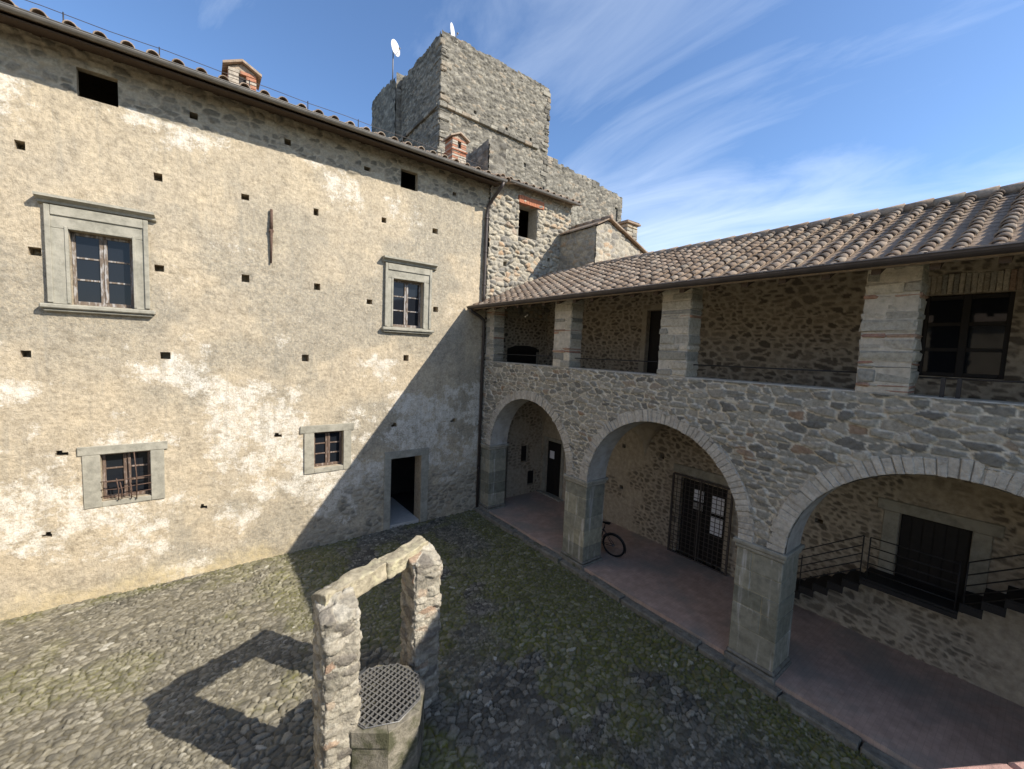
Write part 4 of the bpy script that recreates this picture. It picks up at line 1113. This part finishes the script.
# ------------------------------------------------------------------ well in the court
well = thing('stone_well', 'old stone well with two rough pillars, a lintel and an iron grate over its mouth', 'well')
from mathutils import noise as mnoise
def rough_pillar(x0, x1, y0, y1, z0, z1, seed, amp=.03, topfun=None):
    bm = bmesh.new(); s = .019
    faces = []
    V = []; F = []; RN = []; ST = []
    nx, ny, nz = [max(2, int(round(d_/s))) for d_ in (x1-x0, y1-y0, z1-z0)]
    def patch(fn, na, nb, ua, ub, seed_):
        A, B = np.meshgrid(np.linspace(0, 1, na+1), np.linspace(0, 1, nb+1), indexing='ij')
        b = len(V)
        for i in range(na+1):
            for j in range(nb+1): V.append(fn(A[i, j], B[i, j]))
        for i in range(na):
            for j in range(nb): F.append((b+i*(nb+1)+j, b+(i+1)*(nb+1)+j, b+(i+1)*(nb+1)+j+1, b+i*(nb+1)+j+1))
    dx, dy, dz = x1-x0, y1-y0, z1-z0
    patch(lambda a, c: (x0+a*dx, y0, z0+c*dz), nx, nz, 0, 0, 1); patch(lambda a, c: (x1, y0+a*dy, z0+c*dz), ny, nz, 0, 0, 2)
    patch(lambda a, c: (x1-a*dx, y1, z0+c*dz), nx, nz, 0, 0, 3); patch(lambda a, c: (x0, y1-a*dy, z0+c*dz), ny, nz, 0, 0, 4)
    patch(lambda a, c: (x0+a*dx, y0+c*dy, z1), nx, ny, 0, 0, 5)
    P = np.array(V)
    cx_, cy_ = (x0+x1)/2, (y0+y1)/2
    ang = np.arctan2(P[:, 1]-cy_, P[:, 0]-cx_)
    # perimeter coordinate so that stones turn the corners
    ax = (P[:, 0]-cx_)/(dx/2); ay = (P[:, 1]-cy_)/(dy/2)
    per = np.where(np.abs(ay) >= np.abs(ax)-1e-6, np.where(ay < 0, P[:, 0], 1.1-P[:, 0]+2*x0), np.where(ax > 0, P[:, 1]+.7, 2.0-P[:, 1]))
    e, rn, rb = cells(per, P[:, 2]+.01*np.sin(per*9), .17, .085, seed, .42, .22, .3, k=22, rag=.10)
    st = sstep(.0, .07, e)
    h = .036*np.clip(np.clip(e, 0, 1)/.14, 0, 1)**.6*(.15+1.1*rb)
    dirv = np.stack([np.sign(ax)*np.abs(ax)**6, np.sign(ay)*np.abs(ay)**6, np.where(P[:, 2] > z1-1e-4, .6, 0)], -1)
    dirv /= np.linalg.norm(dirv, axis=1)[:, None]+1e-9
    out = []
    for k in range(len(P)):
        n_ = mnoise.noise_vector(Vector(P[k])*4.2+Vector((seed, 0, 0)))*.016+mnoise.noise_vector(Vector(P[k])*15)*.014+mnoise.noise_vector(Vector(P[k])*36)*.006
        q = Vector(P[k])+Vector(dirv[k])*(h[k]-.02)+n_
        # wear the corners down
        cr = (abs(ax[k])*abs(ay[k]))**8
        q.x -= ax[k]*cr*.03; q.y -= ay[k]*cr*.03
        if topfun and P[k][2] > z0+.6*dz:
            t_ = (P[k][2]-(z0+.6*dz))/(.4*dz); q.z += topfun(P[k][0], P[k][1])*t_
        out.append(tuple(q))
    me = bpy.data.meshes.new('pillar'); me.from_pydata(out, [], F)
    for nm, val in (('rnd', rn), ('stone', st)):
        a_ = me.attributes.new(nm, 'FLOAT', 'POINT'); a_.data.foreach_set('value', val.astype('f'))
    bm.from_mesh(me); bmesh.ops.remove_doubles(bm, verts=bm.verts, dist=.003); bmesh.ops.recalc_face_normals(bm, faces=bm.faces)
    for f_ in bm.faces: f_.smooth = True
    bm.to_mesh(me); bm.free()
    return link('well_pillar', me, M['well'], well)
rough_pillar(-6.22, -5.80, -6.56, -6.10, -.05, 2.17, 701, topfun=lambda x, y: .16*np.clip((y+6.56)/.46, 0, 1)*np.clip((x+6.3)/.2, 0, 1))
rough_pillar(-4.91, -4.47, -5.97, -5.50, -.05, 2.17, 713, topfun=lambda x, y: .14*np.clip((y+5.97)/.47, 0, 1)-.05*np.clip((x+4.7)/.2, 0, 1))
# lintel: two long stones laid between the pillars
p0 = Vector((-6.13, -6.17, 2.24)); p1 = Vector((-4.60, -5.52, 2.22))
d_ = (p1-p0); L = d_.length
Mx = Matrix.Translation(p0) @ Matrix.Rotation(math.atan2(d_.y, d_.x), 4, 'Z')
def rough_block(mb, x0, x1, y0, y1, z0, z1, Mx, seed, amp=.014):
    b = bmesh.new(); bmesh.ops.create_cube(b, size=1)
    bmesh.ops.bevel(b, geom=b.edges[:], offset=.06, segments=2, affect='EDGES', profile=.6)
    bmesh.ops.subdivide_edges(b, edges=[e_ for e_ in b.edges if e_.calc_length() > .3], cuts=12, use_grid_fill=True)
    b.verts.ensure_lookup_table()
    P = []
    for v in b.verts:
        q = Vector((x0+(v.co.x+.5)*(x1-x0), y0+(v.co.y+.5)*(y1-y0), z0+(v.co.z+.5)*(z1-z0)))
        q += mnoise.noise_vector(q*5+Vector((seed, 3, 1)))*amp*1.6+mnoise.noise_vector(q*17+Vector((seed, 3, 1)))*amp*.6
        P.append(Mx @ q)
    sm = mb.smooth; mb.smooth = True
    mb.add(P, [tuple(v.index for v in f_.verts) for f_ in b.faces]); mb.smooth = sm
    b.free()
mb = MB(); rough_block(mb, -.06, L*.53, -.12, .11, -.14, .09, Mx, 1, .024); rough_block(mb, L*.53+.002, L+.05, -.125, .105, -.14, .085, Mx, 5, .024)
mb.build('lintel', M['lintel'], well)
# octagonal curb with its hollow
cxw, cyw, RW = -5.45, -6.29, .54
an = [math.radians(-103+45*k) for k in range(8)]
mb = MB()
for k in range(8):
    a0, a1 = an[k], an[(k+1) % 8]
    for (z0, z1, ro, cutn) in ((-.05, .30, RW, 2), (.302, .603, RW-.004, 1), (.605, .80, RW+.012, 1)):
        for j in range(cutn):
            t0, t1 = j/cutn, (j+1)/cutn
            q = lambda rr, t_: (cxw+rr*(math.cos(a0)*(1-t_)+math.cos(a1)*t_), cyw+rr*(math.sin(a0)*(1-t_)+math.sin(a1)*t_))
            e_ = .0015/RW
            A = [q(ro, t0+e_), q(ro, t1-e_), q(RW-.14, t1-e_), q(RW-.14, t0+e_)]
            mb.prism([(p[0], p[1], z0) for p in A], (0, 0, z1-z0))
cb = mb.build('well_curb', M['curb'], well)
bv = cb.modifiers.new('bevel', 'BEVEL'); bv.width = .006; bv.segments = 2; bv.limit_method = 'ANGLE'
mb = MB(); ga = math.radians(24)
G = Matrix.Translation((cxw+.01, cyw+.02, .825)) @ Matrix.Rotation(ga, 4, 'Z')
RG = .49
def clip_len(o_):            # half chord of a regular octagon along one grid direction
    return min(RG*.94, RG*1.32-abs(o_)) if abs(o_) < RG*.94 else 0
k = -9
while k <= 9:
    o_ = k*.064; hl = clip_len(o_)
    if hl > .05:
        mb.box(o_-.006, o_+.006, -hl, hl, -.020, .006, 0, 0, G); mb.box(-hl, hl, o_-.006, o_+.006, -.019, .009, 0, 0, G)
    k += 1
c8 = [(RG*.94, -RG*.38), (RG*.94, RG*.38), (RG*.38, RG*.94), (-RG*.38, RG*.94), (-RG*.94, RG*.38), (-RG*.94, -RG*.38), (-RG*.38, -RG*.94), (RG*.38, -RG*.94)]
mb.tube([G @ Vector((p[0], p[1], -.012)) for p in c8], .007, 6, closed=True)
mb.build('iron_grate', M['steel'], well)
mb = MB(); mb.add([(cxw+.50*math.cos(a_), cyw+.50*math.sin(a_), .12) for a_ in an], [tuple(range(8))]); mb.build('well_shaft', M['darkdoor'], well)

# ------------------------------------------------------------------ bicycle behind the second pier
bike = thing('bicycle', 'black bicycle leaning behind the stone pier under the middle arch', 'bicycle', (1.03, -4.72, .155), math.radians(104))
bike.rotation_euler = (0, 0, math.radians(104)); bike.scale = (.86, .86, .86)
lean = Matrix.Rotation(math.radians(-7), 4, 'X')
def bp(x, y, z): return lean @ Vector((x, y, z))
RWH = .335
def wheel(cx_):
    mb = MB(); mb.tube([bp(cx_+RWH*math.cos(2*math.pi*k/40), 0, RWH+RWH*math.sin(2*math.pi*k/40)) for k in range(40)], .021, 8, closed=True)
    o = mb.build('wheel', M['rubber'], bike)
    m2 = MB(); m2.tube([bp(cx_+(RWH-.028)*math.cos(2*math.pi*k/40), 0, RWH+(RWH-.028)*math.sin(2*math.pi*k/40)) for k in range(40)], .010, 6, closed=True)
    m2.build('rim', M['iron'], o)
    m2 = MB()
    for k in range(24):
        a_ = 2*math.pi*k/24; s_ = .03 if k % 2 else -.03
        m2.tube([bp(cx_, s_, RWH), bp(cx_+(RWH-.03)*math.cos(a_), 0, RWH+(RWH-.03)*math.sin(a_))], .0018, 4)
    m2.tube([bp(cx_, -.05, RWH), bp(cx_, .05, RWH)], .022, 8)
    m2.build('spokes', M['steel'], o)
wheel(0); wheel(1.06)
mb = MB(); T = lambda *p, r_=.016: mb.tube([bp(*q) for q in p], r_, 8)
T((.44, 0, .30), (.30, 0, .82), r_=.017); T((.44, 0, .30), (.90, 0, .80), r_=.02); T((.33, 0, .72), (.88, 0, .88), r_=.017); T((.90, 0, .78), (.87, 0, .97), r_=.02)
for s_ in (-.05, .05): T((0, s_, RWH), (.43, s_*.6, .30), r_=.010); T((0, s_, RWH), (.32, s_*.3, .74), r_=.009); T((.90, s_*.8, .76), (1.06, s_, RWH), r_=.013)
mb.build('bike_frame', M['bikepaint'], bike)
mb = MB(); mb.tube([bp(.29, 0, .80), bp(.27, 0, .95)], .013, 8)
P = []
for (x_, w_, z_) in ((.12, .075, .985), (.18, .08, .98), (.26, .05, .97), (.38, .02, .965)): P.append((x_, w_, z_))
V = []
for (x_, w_, z_) in P:
    for q in range(8): a_ = 2*math.pi*q/8; V.append(bp(x_, w_*math.cos(a_), z_+.022*math.sin(a_)))
mb.add(V, [(i*8+q, i*8+(q+1) % 8, i*8+8+(q+1) % 8, i*8+8+q) for i in range(3) for q in range(8)]+[tuple(range(8)), tuple(range(24, 32))])
mb.build('saddle', M['rubber'], bike)
mb = MB(); mb.tube([bp(.72, -.28, 1.06), bp(.80, -.2, 1.07), bp(.88, -.05, 1.05), bp(.88, .05, 1.05), bp(.80, .2, 1.07), bp(.72, .28, 1.06)], .012, 8); mb.tube([bp(.87, 0, .96), bp(.88, 0, 1.05)], .013, 8)
mb.build('handlebar', M['iron'], bike)
mb = MB()
mb.tube([bp(.44+.09*math.cos(2*math.pi*k/20), -.04, .30+.09*math.sin(2*math.pi*k/20)) for k in range(20)], .006, 5, closed=True); mb.tube([bp(.44, -.05, .30), bp(.54, -.09, .18)], .009, 6); mb.tube([bp(.44, .05, .30), bp(.34, .09, .42)], .009, 6)
mb.build('crank', M['iron'], bike)
mb = MB()
for c_, a0, a1 in ((0, 20, 200), (1.06, 10, 160)): mb.tube([bp(c_+(RWH+.04)*math.cos(math.radians(a0+(a1-a0)*k/14)), 0, RWH+(RWH+.04)*math.sin(math.radians(a0+(a1-a0)*k/14))) for k in range(15)], .016, 6)
mb.build('mudguard', M['bikepaint'], bike)

# ------------------------------------------------------------------ satellite dishes on the tower
def dish(label, x, y, z, ztop, rad, facing):
    o = thing('satellite_dish', label, 'satellite dish', (x, y, z), 0, 'dishes on the tower')
    mb = MB(); mb.tube([(0, 0, 0), (0, 0, ztop)], .03, 8); mb.build('pole', M['zinc'], o)
    fdir = Vector(facing).normalized(); rot = fdir.to_track_quat('Z', 'Y').to_matrix().to_4x4()
    c_ = Matrix.Translation((0, 0, ztop)+fdir*.06 if False else Vector((0, 0, ztop))+fdir*.08) @ rot
    mb = MB(); mb.smooth = True; V = []; F = []
    for side in (0, 1):
        for i in range(6):
            rr = rad*i/5+.001
            for q in range(24):
                a_ = 2*math.pi*q/24; V.append(c_ @ Vector((rr*math.cos(a_), rr*math.sin(a_)*1.08, .22*rad*(i/5)**2-.012*side)))
        b_ = side*144
        F += [(b_+i*24+q, b_+i*24+(q+1) % 24, b_+i*24+24+(q+1) % 24, b_+i*24+24+q) for i in range(5) for q in range(24)]
    F += [(120+q, 120+(q+1) % 24, 264+(q+1) % 24, 264+q) for q in range(24)]
    mb.add(V, F); mb.build('reflector', M['white'], o)
    mb = MB(); mb.tube([c_ @ Vector((0, -rad, .05)), c_ @ Vector((0, -rad*.3, rad*1.0))], .014, 6); mb.tube([c_ @ Vector((0, -rad*.3, rad*1.0)), c_ @ Vector((0, -.2*rad, rad*.8))], .035, 8); mb.build('feed_arm', M['zinc'], o)
    return o
dish('white satellite dish on a pole above the left corner of the tower', 0.80, 10.5, 18.4, 1.62, .34, (.50, -.86, .06))
dish('white satellite dish behind the front corner of the tower top', 1.9, 6.6, 18.3, .85, .32, (.66, -.74, .06))

# ------------------------------------------------------------------ low brick parapet below the camera
par = thing('brick_parapet', 'pale red brick parapet top at the bottom right corner', 'parapet')
mb = MB(); random.seed(91)
pa = Vector((-6.15, -10.735, 4.13)); pd = Vector((.857, -.50, 0)).normalized()
Mp = Matrix.Translation(pa) @ Matrix.Rotation(math.atan2(pd.y, pd.x), 4, 'Z')
x = -.1
while x < 2.4: mb.R = random.random(); mb.box(x, x+.24, -.26, 0, .0, .075, .008, .002, Mp); x += .25
mb.build('coping', M['soil'], par)
mb = MB(); mb.box(-.1, 2.4, -.25, -.02, -4.1, -.002, 0, 0, Mp); mb.build('wall', M['annex'], par)
